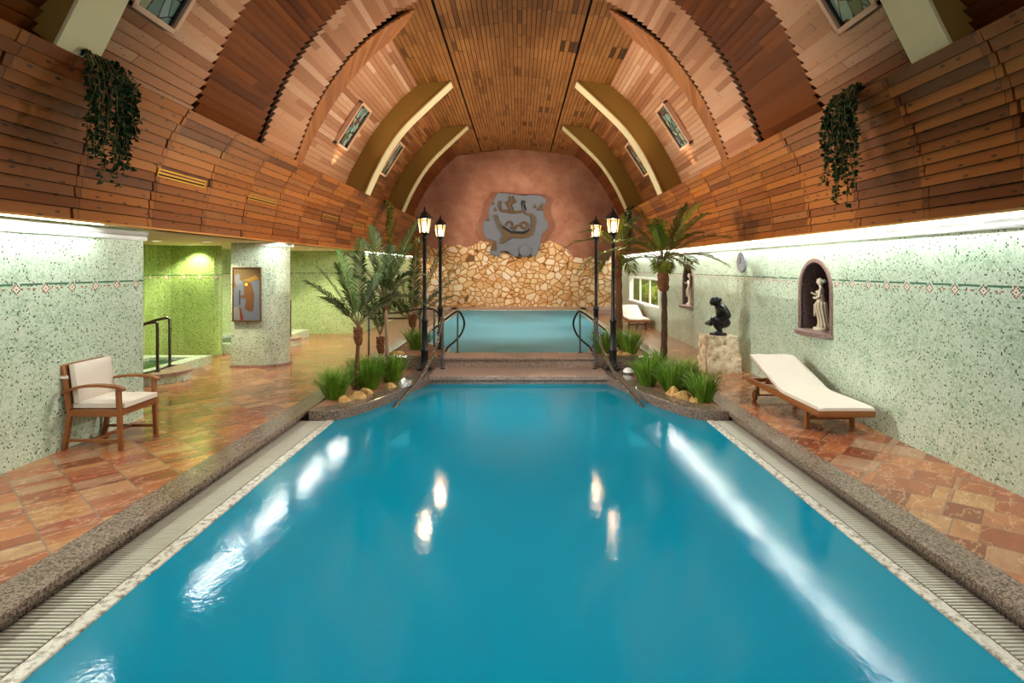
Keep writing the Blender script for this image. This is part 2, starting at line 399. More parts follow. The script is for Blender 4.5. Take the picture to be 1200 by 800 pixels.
cC=[srgb(92,46,13),srgb(148,82,26),srgb(164,98,36),srgb(120,62,17),srgb(146,92,46)]
cR=[srgb(112,64,32),srgb(164,104,58),srgb(180,120,72),srgb(152,92,48),srgb(130,78,44)]
m_wpale=wood('lit_pale_cedar',cP,3.6,1.0,0.035)
m_wpaleb=wood('lit_pale_cedar_planks',cP,3.0,1.0,0.0)
m_wdark=wood('unlit_dark_cedar',cB,3.4,1.0,0.0)
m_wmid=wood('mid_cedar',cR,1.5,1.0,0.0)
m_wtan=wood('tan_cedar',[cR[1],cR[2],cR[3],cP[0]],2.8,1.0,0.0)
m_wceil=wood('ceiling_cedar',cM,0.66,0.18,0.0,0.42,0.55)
m_wcove=wood('cove_pine',cC,1.12,0.0,0.085)
m_black=plain('black_backing',srgb(20,14,10),0.9,0,0.0)
m_pool=plain('pool_tile',srgb(70,180,200),0.4,0,0.05,3)
m_water=M_water('pool_water',srgb(0,142,172),(0.06,0.55,0.68,1),0.3)
m_water2=M_water('upper_water',srgb(96,172,192),(0.3,0.75,0.85,1),0.15,0.35)
m_waterg=M_water('green_water',srgb(10,84,40),(0.1,0.5,0.3,1),0.25)
m_grate=plain('grating_plastic',srgb(168,164,148),0.5,0,0.1,30)
m_rim=M_granite('travertine_rim',srgb(186,180,166),srgb(214,210,198),srgb(120,112,100),0.25,18)
m_chrome=plain('brushed_steel',srgb(150,152,158),0.14,1.0,0.05)
m_bronze=plain('dark_steel',srgb(120,108,98),0.25,1.0,0.05)
m_iron=plain('black_iron',srgb(22,22,24),0.35,0.3,0.1)
m_teak=plain('teak',srgb(146,88,40),0.45,0,0.35,9)
m_cush=plain('cream_canvas',srgb(216,206,192),0.9,0,0.06,8,0.15)
m_sand=plain('planter_sand',srgb(150,104,70),0.95,0,0.4,30,0.6)
m_rock=None
m_rock=M_crag('yellow_rock',(srgb(96,70,40),srgb(170,128,72),srgb(206,172,112)),7.0,0.05)
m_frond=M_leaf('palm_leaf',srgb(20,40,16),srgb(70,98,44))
m_frondy=M_leaf('palm_leaf_lamplit',srgb(52,74,18),srgb(128,134,44))  # leaf copy with yellow lamplight put into its colour
m_stem=plain('palm_stalk',srgb(112,96,52),0.6)
m_trunkd=plain('dark_palm_trunk',srgb(84,56,30),0.95,0,0.7,40,0.9)
m_trunk=plain('palm_trunk',srgb(120,76,42),0.9,0,0.6,40,0.8)
m_trunkp=plain('pale_trunk',srgb(176,142,112),0.9,0,0.4,50,0.5)
m_grass=M_leaf('grass_blade',srgb(52,96,20),srgb(132,168,52))
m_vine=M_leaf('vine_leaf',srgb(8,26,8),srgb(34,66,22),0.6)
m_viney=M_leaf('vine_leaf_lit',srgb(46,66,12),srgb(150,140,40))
m_slab=plain('grey_stone_relief',srgb(104,108,116),0.8,0,0.3,9,0.4)
m_slabd=plain('brown_stone_recess',srgb(92,72,46),0.85,0,0.3,12,0.4)
m_marble=plain('statue_marble',srgb(232,222,196),0.5,0,0.1,9)
m_bronzeb=plain('black_bronze',srgb(16,16,18),0.3,0.2,0.1,9)
m_lime=M_crag('rough_limestone',(srgb(122,92,60),srgb(214,188,146),srgb(240,226,200)),5.0,0.09)
m_brass=plain('brass',srgb(196,150,50),0.35,0.6,0.1)
m_framew=plain('pale_frame_wood',srgb(214,172,140),0.5,0,0.15,12)
m_sglass=M_glassart('stained_glass',[srgb(92,120,112),srgb(128,150,132),srgb(110,62,44),srgb(70,96,92),srgb(142,150,120),srgb(84,92,60),srgb(120,138,136)],4.2)

# ------------------------------------------------------------------ profiles of the vault (half widths about CX, heights over the eye)
CX=-0.13
def resample(P,n):
    P=[Vector((p[0],p[1])) for p in P]; d=[0]
    for a,b in zip(P,P[1:]): d.append(d[-1]+(b-a).length)
    out=[]
    for i in range(n+1):
        s=d[-1]*i/n; k=0
        while k<len(d)-2 and d[k+1]<s: k+=1
        t=(s-d[k])/max(1e-9,d[k+1]-d[k]); out.append(P[k].lerp(P[k+1],t))
    return out
def smooth_prof(P,it=2):
    for _ in range(it):
        Q=[P[0]]
        for a,b in zip(P,P[1:]):
            Q.append((a[0]*.75+b[0]*.25,a[1]*.75+b[1]*.25)); Q.append((a[0]*.25+b[0]*.75,a[1]*.25+b[1]*.75))
        Q.append(P[-1]); P=Q
    return P
def plen(P): return sum(math.dist(a,b) for a,b in zip(P,P[1:]))
PL1=smooth_prof([(4.08,1.45),(3.82,1.93),(3.54,2.49),(3.29,3.0),(3.0,3.42),(2.5,3.98),(1.8,4.5),(1.0,4.85),(0,5.0)])
PL2=smooth_prof([(4.16,1.45),(3.94,2.0),(3.65,2.75),(3.24,3.47),(2.64,4.08),(1.9,4.62),(1.0,4.98),(0,5.12)])
PL3=smooth_prof([(4.24,1.45),(4.03,2.0),(3.66,3.0),(3.16,3.78),(2.6,4.4),(1.84,4.93),(1.0,5.2),(0,5.3)])
P3b=smooth_prof([(4.34,1.45),(4.12,2.0),(3.76,3.0),(3.24,3.8),(2.66,4.42),(1.74,4.96)])
P4=smooth_prof([(4.62,1.45),(4.44,2.26),(4.16,2.8),(3.77,3.5),(3.06,4.38),(2.55,4.8)])

def board_section(a,b,nrm,low,high,th):
    return [a+nrm*low,b+nrm*high,b-nrm*th,a-nrm*th]
def add_board(mb,S0,S1,y0,y1,conv,i):
    """prism between two 4 point sections"""
    A=[conv(p,y0) for p in S0]; B=[conv(p,y1) for p in S1]; b=len(mb.v)
    mb.v += A+B
    for k,(va,vb) in enumerate(((0.02,0.98),(0.98,0.98),(0.98,0.02),(0.02,0.02))):
        j=(k+1)%4; mb.f.append((b+k,b+j,b+4+j,b+4+k)); mb.uv.append([(y0,i+va),(y0,i+vb),(y1,i+vb),(y1,i+va)])
    mb.f.append((b+3,b+2,b+1,b)); mb.uv.append([(y0,i+.02),(y0,i+.98),(y0,i+.98),(y0,i+.02)])
    mb.f.append((b+4,b+5,b+6,b+7)); mb.uv.append([(y1,i+.02),(y1,i+.98),(y1,i+.98),(y1,i+.02)])
def band(name,Pa,Pb,y0,y1,mat,pitch=0.112,saw=0.05,gap=0.0,label=None):
    """boards running along y on both sides of the vault"""
    n=int(round(plen(Pa)/pitch)); A=resample(Pa,n); B=resample(Pb,n)
    for sgn,sd in ((-1,'left'),(1,'right')):
        mb=MB()
        conv=lambda p,y:(CX+sgn*p.x,y,EYE+p.y)
        for i in range(n):
            sec=[]
            for Q in (A,B):
                d=(Q[i+1]-Q[i]).normalized(); nr=Vector((-d.y,d.x))
                if nr.dot(-(Q[i]-Vector((0,1.5))))<0: nr=-nr
                g=d*0.004
                sec.append(board_section(Q[i]+g,Q[i+1]-g,nr,0.0,saw,0.03))
            add_board(mb,sec[0],sec[1],y0+gap,y1,conv,i+ (0 if sgn<0 else 200))
        o=mb.build(name,mat); struct(o,label and label.replace('SIDE',sd),'ceiling')
        # black backing behind the boards, added so the gaps between bands read dark
        bk=MB()
        for i in range(n):
            pts=[]
            for (Q,y) in ((A,y0-(0.2 if gap else 0)),(B,y1)):
                for p in (Q[i],Q[i+1]): pts.append((CX+sgn*(p.x+0.05),y,EYE+p.y+0.05))
            bk.face([pts[0],pts[1],pts[3],pts[2]])
        struct(bk.build('ceiling_backing',m_black),'dark backing above the ceiling boards','ceiling')

band('ceiling_vault',PL1,PL1,5.15,6.84,m_wpale,label='lit-toned pale lapped cedar vault band nearest the camera on the SIDE, holding a big stained glass panel')
band('ceiling_vault',PL2,PL2,6.84,8.83,m_wdark,gap=0.30,label='unlit-toned dark brown lapped cedar vault band on the SIDE between two pale bands')
band('ceiling_vault',PL3,PL3,8.83,10.50,m_wpaleb,gap=0.36,label='lit-toned pale lapped cedar vault band on the SIDE just past the dark brown one')
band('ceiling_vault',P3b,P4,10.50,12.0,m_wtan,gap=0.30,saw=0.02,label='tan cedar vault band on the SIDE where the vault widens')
band('ceiling_vault',P4,P4,12.0,15.0,m_wpale,saw=0.015,pitch=0.11,label='lit-toned pale cedar vault bay on the SIDE before the larger arched rib')
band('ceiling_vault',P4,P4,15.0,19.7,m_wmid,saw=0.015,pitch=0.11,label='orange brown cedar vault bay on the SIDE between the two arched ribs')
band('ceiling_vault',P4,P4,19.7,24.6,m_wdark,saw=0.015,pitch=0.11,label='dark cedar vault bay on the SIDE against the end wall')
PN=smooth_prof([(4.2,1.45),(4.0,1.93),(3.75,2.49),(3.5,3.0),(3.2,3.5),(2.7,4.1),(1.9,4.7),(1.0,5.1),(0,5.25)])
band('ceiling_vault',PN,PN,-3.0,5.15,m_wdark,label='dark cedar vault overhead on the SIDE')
# central ceiling, boards along y, two fields each side of the ridge with a shadow gap
def centre(P,name,label):
    n=int(round(plen(P)/0.10)); A=resample(P,n)
    for sgn,sd in ((-1,'left'),(1,'right')):
        mb=MB(); conv=lambda p,y:(CX+sgn*p.x,y,EYE+p.y)
        for i in range(n):
            d=(A[i+1]-A[i]).normalized(); nr=Vector((-d.y,d.x))
            if nr.y>0: nr=-nr
            g=d*0.006
            S=board_section(A[i]+g,A[i+1]-g,nr,0.0,0.0,0.03); add_board(mb,S,S,10.3,24.6,conv,i+(0 if sgn<0 else 300))
        struct(mb.build(name,m_wceil),label.replace('SIDE',sd),'ceiling')
centre([(2.60,4.80),(1.50,4.945)],'ceiling','narrow outer strip of cedar ceiling along the SIDE vault shoulder')
centre([(1.46,4.955),(0.7,5.04),(0.0,5.09)],'ceiling','brown cedar board ceiling field SIDE of the ridge line')
mb=MB()
for sgn in (-1,1):
    mb.face([(CX+sgn*2.75,10.2,EYE+4.86),(CX+sgn*1.4,10.2,EYE+5.03),(CX+sgn*1.4,24.7,EYE+5.03),(CX+sgn*2.75,24.7,EYE+4.86)])
    mb.face([(CX+sgn*1.4,10.2,EYE+5.03),(CX,10.2,EYE+5.16),(CX,24.7,EYE+5.16),(CX+sgn*1.4,24.7,EYE+5.03)])
struct(mb.build('ceiling_backing',m_black),'dark backing above the ceiling boards','ceiling')

# ribs
RI=smooth_prof([(4.1,1.5),(3.94,1.96),(3.56,2.79),(3.03,3.62),(2.28,4.34),(1.67,4.90)])
RO=smooth_prof([(4.7,1.5),(4.46,2.26),(4.18,2.8),(3.80,3.5),(3.10,4.40),(2.62,4.90)])
for (yy,RIx,ROx,cc) in ((4.75,[(p[0]*0.985-.03,p[1]-.02) for p in PL1 if p[1]>1.82],[(p[0]+0.5,p[1]+0.4) for p in PL1 if p[1]>1.82],'nearest beige arched rib cut off by the picture top, SIDE side'),
                 (15.0,RI,RO,'larger shade-toned olive arched rib with a cream edge on the SIDE side'),
                 (19.7,RI,RO,'smaller looking far shade-toned olive arched rib with a cream edge on the SIDE side')):
    n=36; A=resample(RIx,n); B=resample(ROx,n)
    for sgn,sd in ((-1,'left'),(1,'right')):
        cv=lambda p,y:(CX+sgn*p.x,y,EYE+p.y)
        mb=MB(); y0,y1=yy+0.02,yy+0.45
        for i in range(n):
            mb.face([cv(A[i],y0),cv(A[i+1],y0),cv(B[i+1],y0),cv(B[i],y0)])
            mb.face([cv(A[i],y1),cv(B[i],y1),cv(B[i+1],y1),cv(A[i+1],y1)])
        mb.face([cv(A[n],y0),cv(A[n],y1),cv(B[n],y1),cv(B[n],y0)])
        o=struct(mb.build('ceiling_rib',m_olive_shade,None,None,False),cc.replace('SIDE',sd),'arched rib')
        eb=MB()
        for i in range(n):
            d=(A[i+1]-A[i]).normalized(); nr=Vector((-d.y,d.x)); nr=nr if nr.x<0 else -nr
            q=[A[i],A[i+1],A[i+1]+nr*0.03,A[i]+nr*0.03]; U=[cv(p,y0-0.02) for p in q]; V=[cv(p,y1+0.01) for p in q]
            for k in range(4):
                j=(k+1)%4; eb.face([U[k],U[j],V[j],V[k]])
            eb.face(U); eb.face(V[::-1])
        eb.build('edge_band',m_cream,o)

# ------------------------------------------------------------------ coves (wooden bulging upper walls)
CL=smooth_prof([(4.35,0.47),(4.31,0.85),(4.20,1.28),(4.05,1.58),(3.84,1.84)])
CR=smooth_prof([(4.00,0.47),(3.97,0.85),(3.87,1.28),(3.75,1.58),(3.56,1.84)])
SEAMS=[5.52+1.12*k for k in range(-8,17)]+[24.6]
for sgn,sd,P in ((-1,'left',CL),(1,'right',CR)):
    n=14; A=resample(P,n); mb=MB()
    conv=lambda p,y:(sgn*p.x,y,EYE+p.y)
    for s in range(len(SEAMS)-1):
        for i in range(n):
            d=(A[i+1]-A[i]).normalized(); nr=Vector((-d.y,d.x)); nr=nr if nr.x<0 else -nr
            jit=lambda: random.uniform(-0.012,0.012)
            S=board_section(A[i]+d*0.004,A[i+1]-d*0.004,nr,0.02+random.uniform(-.004,.008),0.0,0.03)
            y0=SEAMS[s]+0.008+jit(); y1=SEAMS[s+1]-0.008+jit()
            add_board(mb,S,S,y0,y1,conv,i+(0 if sgn<0 else 40))
    # uv trick: board rows of every panel stay distinct through u
    struct(mb.build('wall_upper_'+sd,m_wcove),'bulging cove of dark orange pine boards along the '+sd+' side','wall')
    bk=MB()
    for i in range(n):
        a,b=A[i],A[i+1]; bk.face([(sgn*(a.x+.045),-3.5,EYE+a.y),(sgn*(b.x+.045),-3.5,EYE+b.y),(sgn*(b.x+.045),24.6,EYE+b.y),(sgn*(a.x+.045),24.6,EYE+a.y)])
    # shelf on top, reaching under the vault
    xt=P[-1][0]; bk.box(min(sgn*(xt+.16),sgn*4.9),max(sgn*(xt+.16),sgn*4.9),-3.5,24.6,EYE+1.74,EYE+1.78)
    struct(bk.build('wall_upper_backing',m_black),'dark backing and shelf behind the '+sd+' cove','wall')
    tb=MB(); tb.box(min(sgn*(P[0][0]-.018),sgn*(P[0][0]+.015)),max(sgn*(P[0][0]-.018),sgn*(P[0][0]+.015)),-3.5,24.6,EYE+0.45,EYE+0.472,0.004)
    struct(tb.build('trim_'+sd+'_cove',plain('orange_trim_'+sd,srgb(206,140,60),0.45,0,0.1)),'thin orange wood lip under the '+sd+' cove','trim')

# ------------------------------------------------------------------ floors
mb=MB()
mb.box(-8.4,-3.10,-3.5,24.6,-0.3,0.0); mb.box(-3.10,-2.75,10.75,24.6,-0.3,0.0)
mb.box(3.02,4.6,-3.5,24.6,-0.3,0.0); mb.box(2.75,3.02,10.75,24.6,-0.3,0.0)
struct(mb.build('floor',m_slate),'glossy orange brown slate flag deck around the pools','floor')
mb=MB()
mb.box(-3.10,-2.86,-3.5,10.75,-0.5,-0.045); mb.box(-3.10,-2.81,-3.5,10.75,-0.05,0.006,0.010); struct(mb.build('trim_left',m_granite),'polished brown granite coping along the left pool edge','coping')
mb=MB(); mb.box(2.80,3.02,-3.5,10.75,-0.5,-0.045); mb.box(2.75,3.02,-3.5,10.75,-0.05,0.006,0.010); struct(mb.build('trim_right',m_granite),'polished brown granite coping along the right pool edge','coping')
WZ=-0.12
for sd,xo,xg,xw in (('left',-2.86,-2.53,-2.42),('right',2.80,2.56,2.466)):
    g=empty('overflow_grating',((xo+xg)/2,2.0,WZ),'ribbed off white overflow grating beside the '+sd+' granite coping','grating','overflow gratings'); g.location=(0,0,0)
    mb=MB(); a,b=min(xo,xg),max(xo,xg); y=-2.5; lo=a+0.004; hi=b-0.004
    while y<7.44:
        mb.box(lo,hi,y,y+0.021,WZ-0.012,WZ+0.012,0.003,None,1); y+=0.031
    for xx in (lo+0.05,hi-0.05): mb.box(xx-.006,xx+.006,-2.5,7.46,WZ-0.03,WZ-0.006)
    mb.build('slats',m_grate,g)
    r=MB(); c0,c1=min(xg,xw),max(xg,xw); r.box(c0,c1,-3.5,7.48,-0.6,WZ+0.012,0.012)
    struct(r.build('trim_'+sd+'_nosing',m_rim),'pale stone pool rim inside the '+sd+' grating','trim')
    r=MB(); r.box(a,b,-3.5,7.48,-0.6,WZ-0.07); struct(r.build('trim_'+sd+'_channel',m_black),'dark overflow channel under the '+sd+' grating','trim')

# pool basin + water
FR=[(2.76,7.46),(2.40,7.46),(2.14,7.9),(1.92,8.45),(1.75,9.1),(1.52,9.9)]
BKc=[(2.76,7.72),(2.52,7.80),(2.30,8.2),(2.10,8.75),(1.98,9.5),(1.95,10.2)]
mb=MB()
mb.face([(-2.6,-3.5,-1.5),(2.6,-3.5,-1.5),(2.6,10.8,-1.5),(-2.6,10.8,-1.5)])
mb.face([(-2.44,-3.5,-1.5),(-2.44,10.8,-1.5),(-2.44,10.8,-0.15),(-2.44,-3.5,-0.15)])
mb.face([(2.48,-3.5,-1.5),(2.48,10.8,-1.5),(2.48,10.8,-0.15),(2.48,-3.5,-0.15)])
for k,(ya,zz) in enumerate(((9.55,-0.28),(9.2,-0.46),(8.85,-0.64),(8.5,-0.82))): mb.box(-1.7,1.7,ya,9.9,-1.5,zz)
mb.face([(-2.44,-3.5,-1.5),(2.48,-3.5,-1.5),(2.48,-3.5,-0.15),(-2.44,-3.5,-0.15)])
struct(mb.build('floor_pool_basin',m_pool),'blue tiled basin and steps under the lower pool water','pool')
mb=MB(); pts=[(-2.42,-3.5),(2.466,-3.5),(2.466,7.47)]+[(x+.02,y+.02) for x,y in FR[1:]]+[(-x-.02,y+.02) for x,y in FR[:0:-1]]+[(-2.42,7.47)]
mb.face([(x,y,WZ) for x,y in pts]); 
tag(mb.build('pool_water',m_water,None,None,False),'still turquoise water filling the large lower pool','water',None,'stuff')

# curbs and planter beds
def xyz(u,v,d): return (u,v,d)
for sgn,sd in ((-1,'left'),(1,'right')):
    mb=MB(); poly=[(sgn*x,y) for x,y in smooth_prof(FR,2)]+[(sgn*1.52,10.7),(sgn*1.95,10.7)]+[(sgn*x,y) for x,y in smooth_prof(BKc[::-1],2)]
    mb.prism(poly,xyz,-0.7,0.012)
    o=mb.build('trim_'+sd+'_curb',m_granite); bv=o.modifiers.new('bevel','BEVEL'); bv.width=0.014; bv.segments=2; bv.limit_method='ANGLE'
    struct(o,'curved granite curb edging the '+sd+' planter beside the steps','curb')
    mb=MB(); poly=[(sgn*2.80,7.6)]+[(sgn*(x+.01),y) for x,y in BKc[1:]]+[(sgn*1.97,10.72),(sgn*2.80,10.72)]
    mb.prism(poly,xyz,-0.3,-0.015); struct(mb.build('floor_planter_'+sd,m_sand),'brown gravel soil of the '+sd+' lower planter','soil')
# steps to the upper pool
mb=MB(); mb.box(-1.56,1.56,9.85,10.72,-0.06,0.014,0.01); mb.box(-1.54,1.54,9.88,10.72,-0.7,-0.062)
struct(mb.build('floor_lower_step',m_granite_l),'rosy granite step at the head of the lower pool','step')
mb=MB(); mb.box(-1.42,1.42,10.68,11.32,0.16,0.205,0.01); mb.box(-1.40,1.40,10.72,11.30,-0.3,0.158)
struct(mb.build('floor_upper_step',m_granite_l),'rosy granite step and rim in front of the upper pool','step')
UW=[(-1.36,11.30),(1.36,11.30),(1.46,11.9),(2.28,13.3),(2.28,22.5),(-2.28,22.5),(-2.28,13.3),(-1.46,11.9)]
for sgn,sd in ((-1,'left'),(1,'right')):
    # retaining curb of upper planter
    mb=MB()
    mb.box(min(sgn*1.40,sgn*2.80),max(sgn*1.40,sgn*2.80),10.72,10.98,-0.3,0.20,0.01)
    mb.box(min(sgn*2.55,sgn*2.80),max(sgn*2.55,sgn*2.80),10.98,24.0,-0.3,0.20,0.01)
    o=struct(mb.build('trim_'+sd+'_upper_curb',m_granite),'raised granite curb round the '+sd+' side of the upper pool','curb')
    mb=MB(); mb.prism([(sgn*1.38,10.98),(sgn*2.56,10.98),(sgn*2.56,13.3),(sgn*2.30,13.3),(sgn*1.50,11.9),(sgn*1.40,11.3)],xyz,-0.1,0.17)
    struct(mb.build('floor_upper_planter_'+sd,m_sand),'gravel soil of the '+sd+' upper planter','soil')
    mb=MB(); mb.box(min(sgn*2.28,sgn*2.55),max(sgn*2.28,sgn*2.55),13.3,22.8,-0.6,0.215,0.01)
    struct(mb.build('trim_'+sd+'_upper_rim',m_rim),'pale stone rim on the '+sd+' of the upper pool','trim')
    mb=MB(); a=(sgn*1.40,11.25); mb.prism([(sgn*1.36,11.3),(sgn*1.46,11.9),(sgn*2.28,13.3),(sgn*2.36,13.3),(sgn*1.55,11.85),(sgn*1.46,11.3)],xyz,-0.6,0.20)
    struct(mb.build('trim_'+sd+'_upper_corner',m_rim),'pale angled rim between upper pool and '+sd+' planter','trim')
mb=MB(); mb.box(-2.55,2.55,22.5,22.9,-0.6,0.215,0.01); struct(mb.build('trim_upper_far_rim',m_rim),'pale stone rim at the far end of the upper pool','trim')
mb=MB(); mb.box(-4.5,4.17,22.9,24.6,-0.3,0.20); struct(mb.build('floor_far_terrace',m_granite_l),'brown stone walkway under the field stone wall','floor')
mb=MB(); mb.face([(x,y,-0.9) for x,y in [(-2.6,11.2),(2.6,11.2),(2.6,22.6),(-2.6,22.6)]]); struct(mb.build('floor_upper_basin',m_pool),'tiled floor of the upper pool','pool')
mb=MB(); mb.face([(x,y,0.185) for x,y in UW]); tag(mb.build('upper_pool_water',m_water2,None,None,False),'pale turquoise water of the raised far pool','water',None,'stuff')

# ------------------------------------------------------------------ walls
def ribbon(mb,pts,z0,z1,u0=0.0,closed=False):
    u=u0; n=len(pts); rng=range(n if closed else n-1)
    for i in rng:
        a=pts[i]; b=pts[(i+1)%n]; L=math.dist(a,b)
        mb.face([(a[0],a[1],z0),(b[0],b[1],z0),(b[0],b[1],z1),(a[0],a[1],z1)],[(u,z0),(u+L,z0),(u+L,z1),(u,z1)]); u+=L
SOF=EYE+0.465
mb=MB(); ribbon(mb,[(-5.05,-3.5),(-4.75,-3.5),(-4.75,7.20),(-5.05,7.20),(-5.05,-3.5)],0.0,SOF+0.3,0.06)
struct(mb.build('wall_left',m_mosaic,None,None,False),'pale mint mosaic wall nearest on the left with a diamond frieze','wall')
def arc(cx,cy,r,a0,a1,n):
    return [(cx+r*math.cos(math.radians(a0+(a1-a0)*i/n)),cy+r*math.sin(math.radians(a0+(a1-a0)*i/n))) for i in range(n+1)]
mb=MB(); pts=[(-8.2,7.0),(-8.2,9.6)]+[(-7.42,9.9),(-7.40,11.25),(-7.62,11.3)]+arc(-7.2,11.75,0.44,220,120,6)+[(-7.19,12.2),(-6.62,12.2)]+arc(-6.62,12.36,0.16,-90,90,6)+[(-7.6,12.55)]
ribbon(mb,pts,0.0,SOF+0.05); struct(mb.build('wall_alcove',m_mosaic_g,None,40,False),'vivid green mosaic alcove wall and pier behind the near whirlpool','wall')
mb=MB(); pts=[(-7.6,12.5),(-7.6,16.2),(-6.2,16.3),(-5.0,16.25)]+arc(-5.0,16.75,0.5,-90,-20,6)+[(-4.55,17.2),(-4.55,24.6)]
ribbon(mb,pts,0.0,SOF+0.3); struct(mb.build('wall_far_left',m_mosaic_g if False else mosaic('soft_green_mosaic',srgb(172,198,132),srgb(200,216,164),srgb(110,156,72),srgb(22,56,24)),None,40,False),'pale green mosaic wall behind the left palms','wall')
mb=MB(); mb.box(-8.4,-4.62,-3.5,24.6,SOF,SOF+0.06); mb.box(-8.4,-8.2,-3.5,24.6,0,SOF)
struct(mb.build('ceiling_soffit',m_soffit),'low cream soffit over the left aisle','ceiling')
mb=MB(); mb.box(-4.66,-4.36,7.22,16.4,SOF+0.22,SOF+0.26); struct(mb.build('ceiling_soffit_trough',m_white),'lamp trough behind the left cove lip','ceiling')
mb=MB(); mb.box(-4.66,-4.62,7.22,16.4,SOF,SOF+0.25); struct(mb.build('trim_soffit_edge',m_soffit),'edge of the cream soffit','trim')
# pillar
pil=[(-5.49,10.86),(-4.98,10.86)]+arc(-4.98,11.28,0.42,-90,90,12)+[(-5.49,11.70)]
mb=MB(); ribbon(mb,pil,0.0,SOF,0,True); struct(mb.build('pillar',m_mosaic_p,None,40,False),'pale mosaic pillar with a round right end carrying a picture','pillar')
mb=MB(); mb.prism([(-5.51,10.84),(-4.98,10.84)]+arc(-4.98,11.28,0.46,-90,90,12)+[(-5.51,11.74)],xyz,0.0,0.035); struct(mb.build('baseboard_pillar',m_granite_l),'slate base ring under the pillar','baseboard')
mb=MB(); mb.prism([(-5.0,10.80),(-4.9,10.80)]+arc(-4.98,11.28,0.49,-80,80,10)+[(-5.0,11.76)],xyz,SOF-0.06,SOF-0.002); struct(mb.build('trim_pillar',m_white),'white moulding at the top right of the pillar','trim')

# right wall with holes
def archpts(yc,w,z0,zt,n=14):
    r=w/2; zs=zt-r; return [(yc-r,z0),(yc+r,z0)]+[(yc+r*math.cos(PI*i/n),zs+r*math.sin(PI*i/n)) for i in range(n+1)]
NICHES=[(8.0,0.80,0.99,1.97),(14.0,0.80,0.95,1.95)]
WIN=(16.95,21.3,0.70,1.50)
outer=[(-3.5,0),(24.6,0),(24.6,SOF+0.3),(-3.5,SOF+0.3)]
loops=[outer]+[archpts(*a) for a in NICHES]+[[(WIN[0],WIN[2]),(WIN[1],WIN[2]),(WIN[1],WIN[3]),(WIN[0],WIN[3])]]
flat=[p for l in loops for p in l]
tri=tessellate_polygon([[Vector((p[0],p[1],0)) for p in l] for l in loops])
mb=MB(); XR=4.17
mb.add([(XR,p[0],p[1]) for p in flat],[tuple(t) for t in tri],[[(flat[k][0]+0.1,flat[k][1]) for k in t] for t in tri])
struct(mb.build('wall_right',m_mosaic,None,None,False),'long mint mosaic wall on the right with a diamond frieze','wall')
for i,(yc,w,z0,zt) in enumerate(NICHES):
    ap=archpts(yc,w,z0,zt); mb=MB(); n=len(ap); D=0.42
    for k in range(n):
        a=ap[k]; b=ap[(k+1)%n]; mb.face([(XR,a[0],a[1]),(XR,b[0],b[1]),(XR+D,b[0],b[1]),(XR+D,a[0],a[1])])
    t=tessellate_polygon([[Vector((p[0],p[1],0)) for p in ap]]); mb.add([(XR+D,p[0],p[1]) for p in ap],[tuple(q) for q in t])
    o=struct(mb.build('wall_niche',m_niche_in,None,None,False),('near' if i==0 else 'far')+' arched brown niche in the right wall with a pale statue','niche')
    fb=MB(); outp=archpts(yc,w+0.10,z0,zt+0.05); inn=ap
    for k in range(1,len(ap)):
        kk=(k+1)%len(ap); a,b,c,d=outp[k],outp[kk],inn[kk],inn[k]
        P=[(XR-0.025,*a),(XR-0.025,*b),(XR-0.025,*c),(XR-0.025,*d)]; Q=[(XR+0.02,*a),(XR+0.02,*b),(XR+0.02,*c),(XR+0.02,*d)]
        fb.face(P); fb.face([P[0],P[1],Q[1],Q[0]]); fb.face([P[3],P[2],Q[2],Q[3]])
    a,d=outp[1],inn[1]
    fb.build('surround',m_granite_n,o)
    sb=MB(); sp=[(XR+0.40,yc-0.46),(XR+0.40,yc+0.46)]+[(XR-0.17*math.sin(PI*q/10)-0.02,yc+0.46*math.cos(PI*q/10)) for q in range(11)]
    sb.prism(sp,xyz,z0-0.045,z0+0.012); sb.build('sill',m_granite_n,o)
# window with planting behind
mb=MB(); y0,y1,z0,z1=WIN; w=0.07
wn=struct(mb.build('window_1',None),'long low white framed window in the far right wall with plants behind','window') if False else None
fb=MB()
fb.box(XR-0.03,XR+0.12,y0-w,y1+w,z1,z1+w,0.006); fb.box(XR-0.06,XR+0.14,y0-w-.02,y1+w+.02,z0-w,z0,0.006)
fb.box(XR-0.03,XR+0.12,y0-w,y0,z0,z1,0.006); fb.box(XR-0.03,XR+0.12,y1,y1+w,z0,z1,0.006)
for ym in (18.35,19.8): fb.box(XR+0.03,XR+0.09,ym-.018,ym+.018,z0,z1,0.004)
wn=struct(fb.build('window_1',m_white),'long low white framed window in the far right wall with plants behind','window')
tgl=NT('window_glass'); gg=tgl.n('BsdfGlossy'); gg.inputs['Roughness'].default_value=0.02; tt=tgl.n('BsdfTransparent'); mm=tgl.n('MixShader'); mm.inputs[0].default_value=0.06
tgl.l(tt.outputs[0],mm.inputs[1]); tgl.l(gg.outputs[0],mm.inputs[2]); tgl.l(mm.outputs[0],tgl.out.inputs[0])
gb=MB()
for a,b in ((y0,18.32),(18.38,19.77),(19.83,y1)): gb.box(XR+0.055,XR+0.063,a,b,z0,z1)
gb.build('glass',tgl.m,wn)
m_cons=plain('olive_render',srgb(120,130,70),0.9,0,0.4,4)
